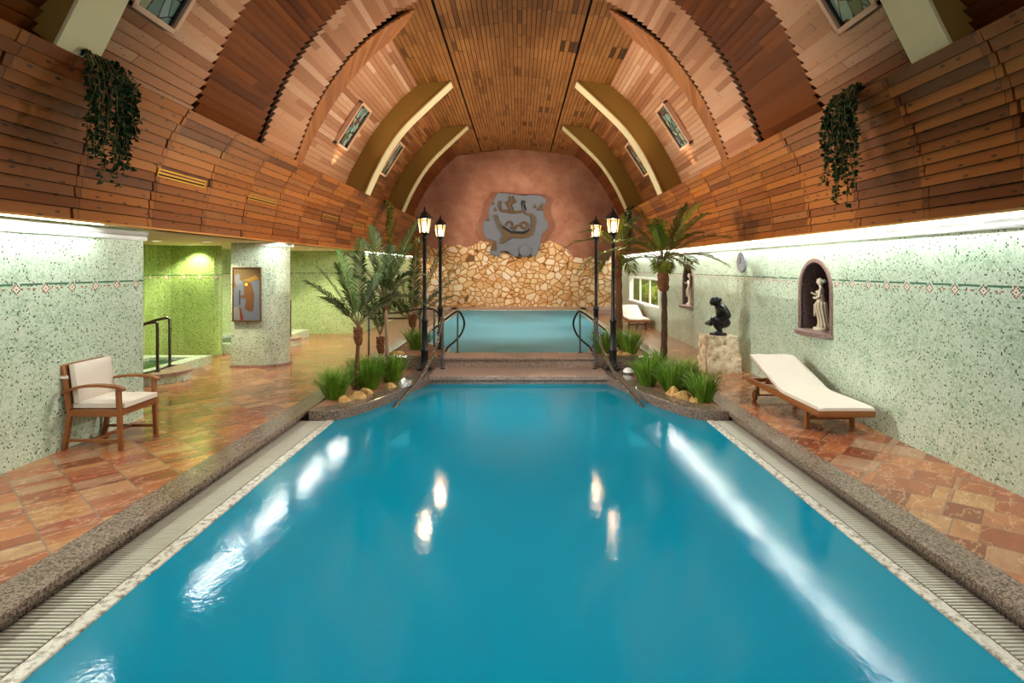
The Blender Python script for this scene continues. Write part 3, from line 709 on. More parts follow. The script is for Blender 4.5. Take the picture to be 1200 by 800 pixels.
for nm,bx,lb in (('wall_lightwell_back',(5.6,5.7,15.4,23.1,0.2,2.3),'dim wall at the back of the planted lightwell'),('wall_lightwell_near',(4.32,5.6,15.4,15.5,0.2,2.3),'near end wall of the lightwell'),
                 ('wall_lightwell_far',(4.32,5.6,23.0,23.1,0.2,2.3),'far end wall of the lightwell'),('floor_lightwell',(4.32,5.6,15.5,23.0,0.45,0.55),'soil bed of the lightwell'),('ceiling_lightwell',(4.32,5.6,15.5,23.0,2.22,2.3),'lid of the lightwell')):
    cb=MB(); cb.box(*bx); struct(cb.build(nm,m_cons),lb,'lightwell')
area('added_plant_light',(4.9,19,2.15),(4.9,19,0.5),0.8,5.5,110,(1,0.95,0.75))  # added area light to brighten the plants behind the window
# cornices
def cornice(x,sgn,ya,yb,name,label):
    pr=[(0,-0.105),(0.018,-0.10),(0.028,-0.075),(0.018,-0.05),(0.028,-0.045),(0.045,-0.02),(0.04,0.01),(0,0.02)]
    mb=MB(); mb.prism(pr,lambda u,v,d:(x+sgn*u,d,EYE+0.435+v),ya,yb); struct(mb.build(name,m_white),label,'cornice')
cornice(-4.75,1,-3.5,7.24,'trim_left_cornice','white moulded cornice along the top of the near left wall')
cornice(4.17,-1,-3.5,24.6,'trim_right_cornice','white moulded cornice along the top of the right wall')
cornice(-4.55,1,17.1,24.6,'trim_far_left_cornice','white moulded cornice along the far left wall')
# fluorescent tubes hidden above the cornices
m_tube=emit('tube_glow',(0.93,1.0,0.97,1),62.0)
tube0=None
def tube_lamp(x,y,L,label):
    global tube0
    if tube0 is None:
        r=empty('fluorescent_tube',(0,0,0)); a=MB(); a.tube([(0,-0.7,0),(0,0.7,0)],0.016,8); a.build('glass_tube',m_tube,r)
        b=MB(); b.box(-0.03,0.03,-0.74,0.74,0.022,0.06,0.004)
        b.box(-0.014,0.014,-0.74,-0.70,-0.016,0.03,0.003); b.box(-0.014,0.014,0.70,0.74,-0.016,0.03,0.003); b.build('housing',m_white,r); tube0=r; o=r
    else: o=copy_tree(tube0)
    o.location=(x,y,EYE+0.492); tag(o,label,'lamp','fluorescent tubes above the cornices')
y=-2.0
while y<24: tube_lamp(4.07,y,1.4,'white fluorescent tube tucked behind the right cove lip above the cornice'); y+=1.52
y=-2.0
while y<7: tube_lamp(-4.58,y,1.4,'white fluorescent tube tucked behind the left cove lip above the near cornice'); y+=1.52
for y in (8.6,10.3,12.4,14.2): tube_lamp(-4.52,y,1.4,'white fluorescent tube tucked behind the left cove lip over the aisle')
y=17.4
while y<24: tube_lamp(-4.49,y,1.4,'white fluorescent tube tucked behind the left cove lip near the end wall'); y+=1.52
# end wall
mb=MB(); mb.box(-5.2,5.2,24.6,24.9,-0.5,7.6); struct(mb.build('wall_back',m_stucco),'rough terracotta stucco end wall under the vault','wall')
PXZ=lambda px,py,Y:((px-608)*Y/667, EYE-(py-313)*Y/667)
top=[(480,286),(492,282),(503,289),(512,292),(522,286),(530,289),(537,286),(545,290),(555,287),(562,282),(572,284),(600,300),(628,296),(635,284),(645,282),(655,286),(664,292),(672,301),(684,303),(694,300),(706,306),(728,304)]
poly=[PXZ(a,b,24.5) for a,b in top]; poly=[(-4.6,0.1)]+[(4.25,0.1)]+[(min(4.25,p[0]),p[1]) for p in poly[::-1]]
poly[-1]=(-4.6,poly[-1][1])
mb=MB(); mb.prism(poly,lambda u,v,d:(u,d,v),24.48,24.62); struct(mb.build('wall_stone',m_stone),'cream and ochre field stone cladding with a jagged top edge','wall')
# front wall jambs keep the sides closed behind the camera
mb=MB(); mb.box(-8.4,-5.0,-3.7,-3.5,0,2.6); struct(mb.build('wall_front',m_cream),'plain wall behind the viewer','wall')

# ------------------------------------------------------------------ street lamps
m_lglass=emit('lantern_glow',(1.0,0.72,0.36,1),7.0); m_bulb=emit('bulb_glow',(1.0,0.80,0.50,1),190.0)
def lamp_post():
    r=empty('street_lamp',(0,0,0)); mb=MB()
    mb.lathe([(0.14,0),(0.14,0.03),(0.10,0.05),(0.085,0.09),(0.07,0.12),(0.066,0.32),(0.08,0.34),(0.08,0.37),(0.056,0.40),(0.054,0.86),(0.066,0.88),(0.066,0.92),(0.05,0.95),(0.036,1.0),(0.034,2.40),(0.045,2.42),(0.045,2.45),(0.03,2.47)],n=14)
    mb.build('post',m_iron,r,40)
    mb=MB(); hb,ht=2.52,2.78; rb,rt=0.085,0.125
    mb.lathe([(0.03,2.46),(0.06,2.48),(0.095,2.51),(0.095,2.525),(0.03,2.527)],n=6)
    for k in range(6):
        a=2*PI*k/6; c,sn=math.cos(a),math.sin(a); mb.tube([(rb*c,rb*sn,hb),(rt*c,rt*sn,ht)],0.012,6)
        a2=2*PI*(k+1)/6; mb.tube([(rt*c,rt*sn,ht),(rt*math.cos(a2),rt*math.sin(a2),ht)],0.009,6)
    mb.build('lantern_frame',m_iron,r)
    mb=MB(); mb.lathe([(0.165,2.775),(0.165,2.79),(0.115,2.835),(0.05,2.905),(0.024,2.925),(0.03,2.94),(0.012,2.955),(0.02,2.975),(0.006,3.01)],n=6); mb.build('lantern_roof',m_iron,r)
    t=NT('lantern_glass'); tr=t.n('BsdfTransparent'); e=t.n('Emission'); e.inputs[0].default_value=(1,0.5,0.14,1); e.inputs[1].default_value=0.55; mx=t.n('AddShader'); t.l(tr.outputs[0],mx.inputs[0]); t.l(e.outputs[0],mx.inputs[1]); t.l(mx.outputs[0],t.out.inputs[0])
    mb=MB()
    for k in range(6):
        a,b=2*PI*(k+.06)/6,2*PI*(k+.94)/6
        mb.face([(rb*math.cos(a),rb*math.sin(a),hb),(rb*math.cos(b),rb*math.sin(b),hb),(rt*math.cos(b),rt*math.sin(b),ht),(rt*math.cos(a),rt*math.sin(a),ht)])
    mb.build('lantern_pane',t.m,r)
    mb=MB()
    mb.lathe([(0.010,2.54),(0.024,2.56),(0.030,2.64),(0.024,2.70),(0.010,2.73)],n=10); mb.build('bulb',m_bulb,r,60)
    return r
L0=lamp_post()
for i,(x,y,z,lab) in enumerate(((-1.74,10.50,0.012,'black lamp post nearest the steps on the left, rooted on the lower curb'),
      (1.74,10.50,0.012,'black lamp post nearest the steps on the right, beside a white dome light'),
      (-1.67,12.1,0.165,'left lamp post set further back behind the nearer one, rising by the upper pool'),
      (1.64,12.1,0.165,'right lamp post set further back behind the nearer one, rising by the upper pool'))):
    o=L0 if i==0 else copy_tree(L0); o.location=(x,y,z); tag(o,lab,'lamp','street lamps')
    if i>1: o.scale=(0.96,0.96,0.945)
    point('lantern_light',(x,y,z+2.62 if i<2 else z+2.47),32,(1,0.66,0.32),0.04)

# ------------------------------------------------------------------ handrails
def spline(P,n=8):
    P=[Vector(p) for p in P]; P=[P[0]*2-P[1]]+P+[P[-1]*2-P[-2]]; out=[]
    for i in range(1,len(P)-2):
        for k in range(n):
            t=k/n; a,b,c,d=P[i-1:i+3]
            out.append(0.5*((2*b)+(c-a)*t+(2*a-5*b+4*c-d)*t*t+(3*b-a-3*c+d)*t**3))
    out.append(P[-2]); return out
for sgn,sd in ((-1,'left'),(1,'right')):
    r=empty('pool_handrail',(sgn*1.42,10.55,0.014),'long curved steel handrail sweeping down into the pool on the '+sd+' of the steps','handrail','curved step handrails'); O=Vector(r.location)
    pts=[(1.40,10.62,0.90),(1.41,10.50,0.955),(1.43,10.34,0.80),(1.45,10.12,0.56),(1.50,9.6,0.31),(1.605,9.0,0.10),(1.79,8.25,-0.12),(1.82,8.0,-0.26)]
    mb=MB(); mb.tube([Vector((sgn*p[0],p[1],p[2]))-O for p in spline(pts)],0.024,10); mb.build('rail',m_chrome,r,60)
    mb=MB(); mb.tube([Vector((sgn*1.41,10.55,0.014))-O,Vector((sgn*1.41,10.55,0.92))-O],0.021,10); mb.lathe([(0.05,0),(0.05,0.012),(0.026,0.02)],(sgn*1.41-O.x,0,0),12); mb.build('post',m_chrome,r,60)
    r=empty('ladder_rail',(sgn*1.22,11.32,0.2),'looped dark steel grab rail at the '+sd+' front corner of the upper pool','handrail','upper pool grab rails'); O=Vector(r.location)
    pts=[(1.84,12.15,0.56),(1.52,11.75,0.82),(1.27,11.40,1.0),(1.19,11.42,1.0),(1.12,11.5,0.86),(1.11,11.55,0.72),(1.17,11.52,0.55),(1.28,11.45,0.42),(1.41,11.36,0.31),(1.46,11.34,0.22)]
    mb=MB(); mb.tube([Vector((sgn*p[0],p[1],p[2]))-O for p in spline(pts)],0.021,10); mb.build('rail',m_iron,r,60)
    mb=MB(); mb.tube([Vector((0,0,0)),Vector((0.0,0.04,0.79))],0.018,10); mb.lathe([(0.045,0),(0.045,0.012),(0.022,0.02)],(0,0,0),12); mb.build('post',m_bronze,r,60)
r=empty('guard_rail',(0,0,0),'brown steel guard rail standing on posts behind the left planter palms','railing')
A=(-3.27,12.4,0.87); B=(-2.17,12.5,0.98); Cc=(-1.83,12.3,0.98)
mb=MB(); mb.tube(spline([(-3.45,12.38,0.70),A,(-2.7,12.45,0.90),(-2.5,12.5,0.93),B,Cc,(-1.62,12.0,0.80)]),0.02,10); mb.build('top_rail',m_bronze,r,60)
for p,z in ((A,0.0),(B,0.17),(Cc,0.17)):
    mb=MB(); mb.tube([(p[0],p[1],z),p],0.022,10); mb.build('post',m_chrome,r,60)
mb=MB(); mb.tube([(A[0],A[1],0.78),(B[0],B[1],0.78)],0.018,8); mb.build('lower_rail',m_bronze,r,60)

# ------------------------------------------------------------------ plants
def frond_mesh(mb_leaf,mb_stem,base,tip,arch,ll,n=38,w=0.02,side=None):
    base=Vector(base); tip=Vector(tip); mid=(base+tip)/2+Vector((0,0,arch)); P=[]
    for i in range(17):
        t=i/16; P.append(base*(1-t)**2+mid*2*t*(1-t)+tip*t*t)
    L=sum((a-b).length for a,b in zip(P,P[1:]))
    mb_stem.tube(P[::2],[0.011*(1-0.75*i/8) for i in range(9)],5)
    for k in range(n):
        t=0.16+0.84*k/(n-1); f=t*16; i=min(15,int(f)); p=P[i].lerp(P[i+1],f-i); d=(P[i+1]-P[i]).normalized()
        up=Vector((0,0,1)); sdv=d.cross(up)
        if sdv.length<0.15: sdv=Vector((1,0,0))
        sdv.normalize(); nn=sdv.cross(d).normalized()
        l=ll*(0.35+0.65*math.sin(PI*min(1,(t-0.05)*0.93+0.08)))*random.uniform(0.85,1.1)
        for s in (-1,1):
            dr=(d*random.uniform(0.75,1.0)+sdv*s*0.75+nn*random.uniform(0.05,0.35)).normalized()
            a=p; b=p+dr*l*0.55; c=p+dr*l+Vector((0,0,-0.22*l)); wv=dr.cross(nn).normalized()*w*0.5
            mb_leaf.face([a-wv*.5,b-wv,b+wv,a+wv*.5]); mb_leaf.face([b-wv,c,b+wv])
def palm(name,base,crown,tips,label,ll,leafmat,trunkmat,tr,bulge=None,n=38,archk=0.3,extra=(),group='potted style palms in the planters'):
    r=empty(name,base,label,'palm',group); O=Vector(base); cr=Vector(crown)-O
    P=[cr*t+Vector((0.02*math.sin(3*t),0,0)) for t in [i/14 for i in range(15)]]
    R=[tr*(1.25-0.35*i/14)*(1+(0.14 if i%2 else -0.06)) for i in range(15)]
    mb=MB(); mb.tube([P[0]-Vector((0,0,0.05))]+P,[R[0]*1.1]+R,10); mb.build('trunk',trunkmat,r,None)
    if bulge:
        b0,b1,br=bulge; mb=MB(); H=b1-b0; M=[]
        for i in range(12):
            t=i/11; M.append((br*(0.45+0.55*math.sin(PI*min(1,t*0.92+0.12)))*(1.07 if i%2 else 0.93),b0+H*t))
        mb.lathe(M,(cr.x,cr.y,0),12)
        for k in range(20):
            a=2.4*k; z=b0+H*(0.1+0.85*k/20); mb.obox((cr.x+br*.8*math.cos(a),cr.y+br*.8*math.sin(a),z),((-math.sin(a),math.cos(a),0),(0.25*math.cos(a),0.25*math.sin(a),0.97),(math.cos(a),math.sin(a),-0.2)),(br*.28,0.05,0.012))
        mb.build('crown_shaft',plain('fibre_'+label[:14],srgb(134,82,44),0.95,0,0.6,30,0.9),r)
    for (dx,dz,dy) in list(tips)+list(extra):
        ml,ms=MB(),MB(); tip=cr+Vector((dx,dy,dz)); Lh=math.hypot(dx,dy)
        frond_mesh(ml,ms,cr+Vector((0,0,-0.03)),tip,archk*Lh+0.05,ll,n)
        st=ms.build('frond',m_stem,r,60); ml.build('leaflets',leafmat,st,None,False)
    return r
def T(lst,k): return [(a*k,-b*k,c) for a,b,c in lst]
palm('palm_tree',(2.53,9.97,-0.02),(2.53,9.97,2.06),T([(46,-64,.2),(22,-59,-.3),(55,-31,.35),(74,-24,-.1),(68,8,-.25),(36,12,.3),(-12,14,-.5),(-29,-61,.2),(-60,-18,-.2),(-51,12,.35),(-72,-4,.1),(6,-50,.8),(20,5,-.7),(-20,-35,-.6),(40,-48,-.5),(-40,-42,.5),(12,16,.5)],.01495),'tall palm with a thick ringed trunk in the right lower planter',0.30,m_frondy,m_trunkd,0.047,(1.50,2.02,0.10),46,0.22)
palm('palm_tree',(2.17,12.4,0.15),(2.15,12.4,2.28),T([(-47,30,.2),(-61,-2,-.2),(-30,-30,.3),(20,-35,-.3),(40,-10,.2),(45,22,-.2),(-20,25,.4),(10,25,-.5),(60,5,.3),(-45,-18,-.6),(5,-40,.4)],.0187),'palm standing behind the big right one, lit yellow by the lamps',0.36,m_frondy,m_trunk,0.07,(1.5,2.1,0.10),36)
palm('palm_tree',(-2.58,8.92,-0.02),(-2.52,8.92,1.0),T([(-64,-50,.1),(-42,-67,-.2),(-31,-70,.3),(5,-98,-.1),(18,-60,.4),(50,-38,-.3),(56,-34,.3),(-15,-84,-.3),(-55,-30,.45),(30,-78,.15)],.01337),'low palm nearest the deck in the left planter, fronds reaching left',0.26,m_frond,m_trunk,0.028,(0.72,0.98,0.062),36,0.12)
palm('palm_tree',(-2.20,9.5,-0.02),(-2.24,9.5,1.40),T([(-25,-64,.1),(40,-85,-.2),(3,-60,.3),(37,-30,-.2),(48,-26,.3),(-37,-49,-.3),(-52,-24,.3),(-10,-80,-.3),(25,-62,.4),(-45,5,-.4),(44,8,.1),(15,20,.5)],.01417),'slim palm with a tall pale trunk beside the left near lamp post',0.27,m_frond,m_trunkp,0.030,(1.18,1.40,0.045),36,0.2)
palm('palm_tree',(-2.5,10.2,-0.02),(-2.48,10.2,0.70),T([(-24,-40,.1),(20,-52,-.2),(3,-62,.2),(-8,-55,-.3)],.0153),'small leaning palm with a bright orange fibrous top between the left palms',0.18,m_frond,m_trunkp,0.03,(0.38,0.68,0.065),26,0.1)
palm('palm_tree',(-2.33,12.45,0.15),(-2.33,12.45,0.72),T([(54,-63,.2),(38,-82,-.3),(20,-85,.1),(0,-75,.4),(-20,-70,-.2),(-35,-45,.3),(50,-30,-.3),(30,-34,.4),(-45,-20,-.2),(8,-95,-.2),(46,-48,.5)],.0187),'bushy palm in the left upper planter behind the lamp posts',0.30,m_frond,m_trunk,0.04,(0.45,0.7,0.08),36,0.15)

def grass(x,y,z,rad,h,label,n=190):
    o=MB()
    for k in range(n):
        a=random.uniform(0,2*PI); rr=rad*0.32*math.sqrt(random.random()); b=Vector((x+rr*math.cos(a),y+rr*math.sin(a),z))
        a2=a+random.uniform(-.5,.5); sp=rad*random.uniform(0.25,1.0); hh=h*random.uniform(0.6,1.05)*(1-0.25*(sp/rad))
        P=[b+Vector((math.cos(a2)*sp*f,math.sin(a2)*sp*f,hh*g)) for f,g in ((0,0),(0.28,0.45),(0.62,0.82),(1.05,0.97))]
        w=Vector((-math.sin(a2),math.cos(a2),0))*random.uniform(0.005,0.009)
        if random.random()<.5: w=(w+Vector((math.cos(a2),0,0))*.005)
        o.face([P[0]-w,P[0]+w,P[1]+w,P[1]-w]); o.face([P[1]-w,P[1]+w,P[2]+w*.8,P[2]-w*.8]); o.face([P[2]-w*.8,P[2]+w*.8,P[3]])
    ob=o.build('grass_clump',m_grass,None,None,False)
    return tag(ob,label,'grass','grass clumps in the planters')
GR=[(-2.68,8.30,-.02,.34,.46,'grass clump at the near tip of the left planter, in front of the low palm'),
    (-2.36,8.95,-.02,.36,.52,'grass clump in the middle of the left planter right of the low palm trunk'),
    (-2.13,9.55,-.02,.34,.48,'grass clump beside the pale palm trunk close to the left near lamp'),
    (-2.62,9.25,-.02,.30,.46,'grass clump behind the low palm on the deck side of the left planter'),
    (-2.12,12.0,.16,.44,.46,'bright grass clump up by the left upper pool corner'),
    (2.08,9.2,-.02,.34,.46,'grass clump nearest the white dome in the right planter'),
    (2.36,8.75,-.02,.34,.46,'grass clump below the tall palm trunk at the curb of the right planter'),
    (2.62,8.10,-.02,.32,.44,'grass clump at the near tip of the right planter beside yellow rocks'),
    (2.62,9.0,-.02,.36,.50,'grass clump behind the yellow rocks on the deck side of the right planter'),
    (2.35,9.75,-.02,.34,.50,'grass clump at the foot of the tall palm in the right planter'),
    (1.72,11.5,.16,.36,.50,'grass clump beside the right handrail in the upper planter'),
    (2.22,11.45,.16,.42,.52,'grass clump in the right upper planter near the deck lounger')]
for g in GR: grass(g[0],g[1],g[2],g[3]*1.12,g[4]*1.22,g[5])
def rock(x,y,z,sx,sy,sz,seed,label):
    rnd=random.Random(seed); bm=bmesh.new(); bmesh.ops.create_icosphere(bm,subdivisions=3,radius=1)
    pl=[(Vector((rnd.uniform(-1,1),rnd.uniform(-1,1),rnd.uniform(-.3,1))).normalized(),rnd.uniform(0.6,0.9)) for _ in range(9)]
    for v in bm.verts:
        for nrm,d in pl:
            e=v.co.dot(nrm)-d
            if e>0: v.co-=nrm*e*0.9
        v.co=Vector((v.co.x*sx+x,v.co.y*sy+y,max(-0.2,v.co.z)*sz+z))
    mb=MB(); mb.addbm(bm); return tag(mb.build('rock',m_rock,None,30),label,'rock','planter rocks')
rock(-2.36,8.22,-.0,.16,.11,.12,1,'larger tan rock in front of the grass at the left planter curb')
rock(-2.48,8.12,-.01,.11,.09,.09,5,'brown rock at the left edge of the rock pair in the left planter')
rock(-2.28,8.55,-.0,.13,.10,.10,2,'grey brown rock tucked behind the larger one in the left planter')
rock(-2.03,9.0,-.0,.12,.09,.08,3,'pale orange rock by the curb under the slim palm')
rock(2.40,8.28,-.0,.17,.11,.11,4,'largest yellow rock at the right planter curb')
rock(2.30,8.5,0.0,.12,.10,.14,6,'taller yellow rock behind the largest one in the right planter')
rock(2.52,8.12,-.01,.10,.09,.09,8,'yellow rock nearest the grass at the right planter tip')
rock(2.05,11.25,.17,.18,.12,.10,9,'yellow rock at the curb of the right upper planter')
rock(-2.42,11.3,.17,.16,.12,.09,11,'tan rock at the curb of the left upper planter')
# dome light on curb
r=empty('dome_light',(1.95,10.12,0.012),'white frosted dome light set on the right curb behind the handrail','light')
mb=MB(); mb.lathe([(0.115,0),(0.115,0.02),(0.10,0.028)],n=20); mb.build('base_ring',m_chrome,r,40)
mb=MB(); mb.lathe([(0.10,0.022),(0.094,0.05),(0.075,0.08),(0.045,0.098),(0.004,0.104)],n=20); mb.build('dome',m_white,r,60)

def vine(x,y,ztop,wy,wx,length,n,lmat,label,lean=0.0):
    r=empty('trailing_vine',(x,y,ztop),label,'hanging plant','vines trailing from the coves'); ms,ml=MB(),MB()
    sg=1 if x<0 else -1
    for k in range(n):
        yy=random.uniform(-wy,wy); xx=random.uniform(0.0,wx)*sg; L=length*random.uniform(0.45,1.0)*(1-0.35*abs(yy)/wy)
        P=[Vector((-0.10*sg,yy*.7,0.0)),Vector((0.02*sg+xx*.4,yy*.85,0.05)),Vector((0.05*sg+xx,yy,-0.10))]
        q=Vector(P[-1]); m=10
        for i in range(m):
            q=q+Vector((random.uniform(-.02,.02)+lean/m,random.uniform(-.03,.03),-L/m)); P.append(q.copy())
        ms.tube(P,0.004,4)
        for i in range(1,len(P)):
            for j in range(4):
                p=P[i-1].lerp(P[i],random.random()); a=random.uniform(0,2*PI); d=Vector((math.cos(a)*.7,math.sin(a)*.7,random.uniform(-.9,.2))).normalized()
                s=random.uniform(0.03,0.055); w=d.orthogonal().normalized(); w.rotate(Matrix.Rotation(random.uniform(0,PI),3,d))
                n2=d.cross(w)*s*.18
                ml.face([p,p+d*s*.45+w*s*.48+n2,p+d*s*1.15,p+d*s*.45-w*s*.48+n2])
    ms.build('stems',m_stem,r,60); ml.build('leaves',lmat,r,None,False); return r
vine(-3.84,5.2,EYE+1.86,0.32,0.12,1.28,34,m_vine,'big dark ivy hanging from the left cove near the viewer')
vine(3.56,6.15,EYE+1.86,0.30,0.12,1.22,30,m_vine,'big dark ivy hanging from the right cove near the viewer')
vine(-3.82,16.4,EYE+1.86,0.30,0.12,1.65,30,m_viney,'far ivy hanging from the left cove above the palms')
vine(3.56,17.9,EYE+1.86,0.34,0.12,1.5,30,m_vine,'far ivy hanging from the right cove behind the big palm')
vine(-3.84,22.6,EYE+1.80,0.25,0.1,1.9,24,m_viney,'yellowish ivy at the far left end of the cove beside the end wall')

# window plants
for k,(yy,hh) in enumerate(((17.4,.5),(18.3,.55),(19.1,.6),(20.0,.55),(20.8,.6))):
    r=empty('shrub',(4.75,yy,0.55),('leafy yellow green shrub behind the right window, '+('nearest','second','middle','fourth','farthest')[k]+' along the sill'),'shrub','shrubs in the lightwell'); ml,ms=MB(),MB()
    for q in range(9):
        a=random.uniform(0,2*PI); tp=Vector((.25*math.cos(a),.42*math.sin(a),hh*random.uniform(.6,1.2))); ms.tube([(0,0,0),tp*.5+Vector((0,0,.08)),tp],0.008,5)
        for j in range(34):
            p=tp*random.uniform(.3,1.05)+Vector((random.gauss(0,.05),random.gauss(0,.07),random.gauss(0,.05))); d=Vector((random.gauss(0,1),random.gauss(0,1),random.gauss(0,.6))).normalized(); w=d.orthogonal().normalized(); s=.09
            ml.face([p,p+d*s*.5+w*s*.35,p+d*s,p+d*s*.5-w*s*.35])
    ms.build('stems',m_stem,r,60); ml.build('leaves',m_viney if k%2 else m_grass,r,None,False)

# ------------------------------------------------------------------ armchair
r=empty('armchair',(-4.42,6.2,0.0),'teak armchair with cream cushions against the near left mosaic wall','chair')
hx=0.27; hy=0.285
def leg(name,a,b,w=0.045): mb=MB(); mb.bar(a,b,w,w,0.006,(0,1,0)); return mb.build(name,m_teak,r,40)
for s in (-1,1):
    leg('leg',(hx+.015,s*hy,0),(hx-.01,s*hy,0.635)); 
    leg('leg',(-hx-.03,s*hy,0),(-hx+.03,s*hy,0.40)); 
    mb=MB(); mb.bar((-hx+.025,s*hy,0.38),(-hx-.045,s*hy,0.88),0.045,0.04,0.006,(0,1,0)); mb.build('back_post',m_teak,r,40)
    mb=MB(); P=spline([(-hx-.05,s*hy,0.60),(-hx+.12,s*hy,0.655),(0.05,s*hy,0.672),(hx-.03,s*hy,0.655),(hx+.05,s*hy,0.625)],5)
    ring=[]
    for i,p in enumerate(P):
        w=0.026+0.008*math.sin(PI*i/(len(P)-1)); ring.append([p+Vector((0,-w,-.013)),p+Vector((0,w,-.013)),p+Vector((0,w,.013)),p+Vector((0,-w,.013))])
    mb.rings(ring); mb.build('armrest',m_teak,r,35)
    mb=MB(); mb.bar((-hx+.02,s*hy,0.385),(hx,s*hy,0.385),0.028,0.075,0.005); mb.build('side_apron',m_teak,r,40)
    mb=MB(); mb.bar((-hx-.01,s*hy,0.10),(hx+.01,s*hy,0.10),0.022,0.03,0.004); mb.build('stretcher',m_teak,r,40)
mb=MB(); mb.bar((hx,-hy,0.385),(hx,hy,0.385),0.03,0.075,0.005); mb.build('front_apron',m_teak,r,40)
mb=MB(); mb.bar((0,-hy,0.10),(0,hy,0.10),0.022,0.03,0.004); mb.build('cross_stretcher',m_teak,r,40)
mb=MB(); mb.bar((-hx-.04,-hy,0.86),(-hx-.04,hy,0.86),0.03,0.06,0.006); mb.build('top_rail',m_teak,r,40)
mb=MB()
for k in range(7):
    yy=-hy+.07+k*(2*hy-.14)/6; mb.bar((-hx+.03,yy,0.38),(-hx-.035,yy,0.84),0.03,0.014,0.003,(0,1,0))
mb.bar((-hx+.022,-hy,0.40),(-hx+.022,hy,0.40),0.02,0.04,0.003)
mb.build('back_slats',m_teak,r,40)
mb=MB()
for k in range(6): mb.box(-hx+.05+k*.09,-hx+.12+k*.09,-hy+.01,hy-.01,0.402,0.418,.003)
mb.build('seat_slats',m_teak,r,40)
def cushion(mb,sx,sy,sz,M,puff=0.012):
    bm=bmesh.new(); bmesh.ops.create_cube(bm,size=1); bmesh.ops.subdivide_edges(bm,edges=bm.edges[:],cuts=7,use_grid_fill=True)
    for v in bm.verts:
        c=v.co.copy(); e=(1-(2*c.x)**4)*(1-(2*c.y)**4)
        edge=max(abs(c.x),abs(c.y))*2; k=1-0.35*max(0,(edge-.8)/.2)**2
        wr=0.004*math.sin(c.x*17+c.y*9)+0.003*math.sin(c.y*31-c.x*5)
        v.co=Vector((c.x*sx,c.y*sy,c.z*sz*k+(puff*e+wr*e)*(1 if c.z>0 else -1)*(abs(c.z)*2)))
    bm.transform(M); mb.addbm(bm)
mb=MB(); cushion(mb,0.54,0.53,0.075,Matrix.Translation((0.045,0,0.457))); mb.build('seat_cushion',m_cush,r,50)
mb=MB(); M=Matrix.Translation((-hx+.055,0,0.68))@Matrix.Rotation(math.radians(90-8),4,'Y').to_4x4(); cushion(mb,0.42,0.53,0.085,M); mb.build('back_cushion',m_cush,r,50)
mb=MB()
mb.box(-hx-.075,-hx+.03,-hy-.026,-hy-.02,0.745,0.775); mb.box(-hx-.075,-hx-.070,-hy-.026,hy+.026,0.745,0.775); mb.box(-hx-.075,-hx+.03,hy+.02,hy+.026,0.745,0.775); mb.build('strap',m_cush,r)

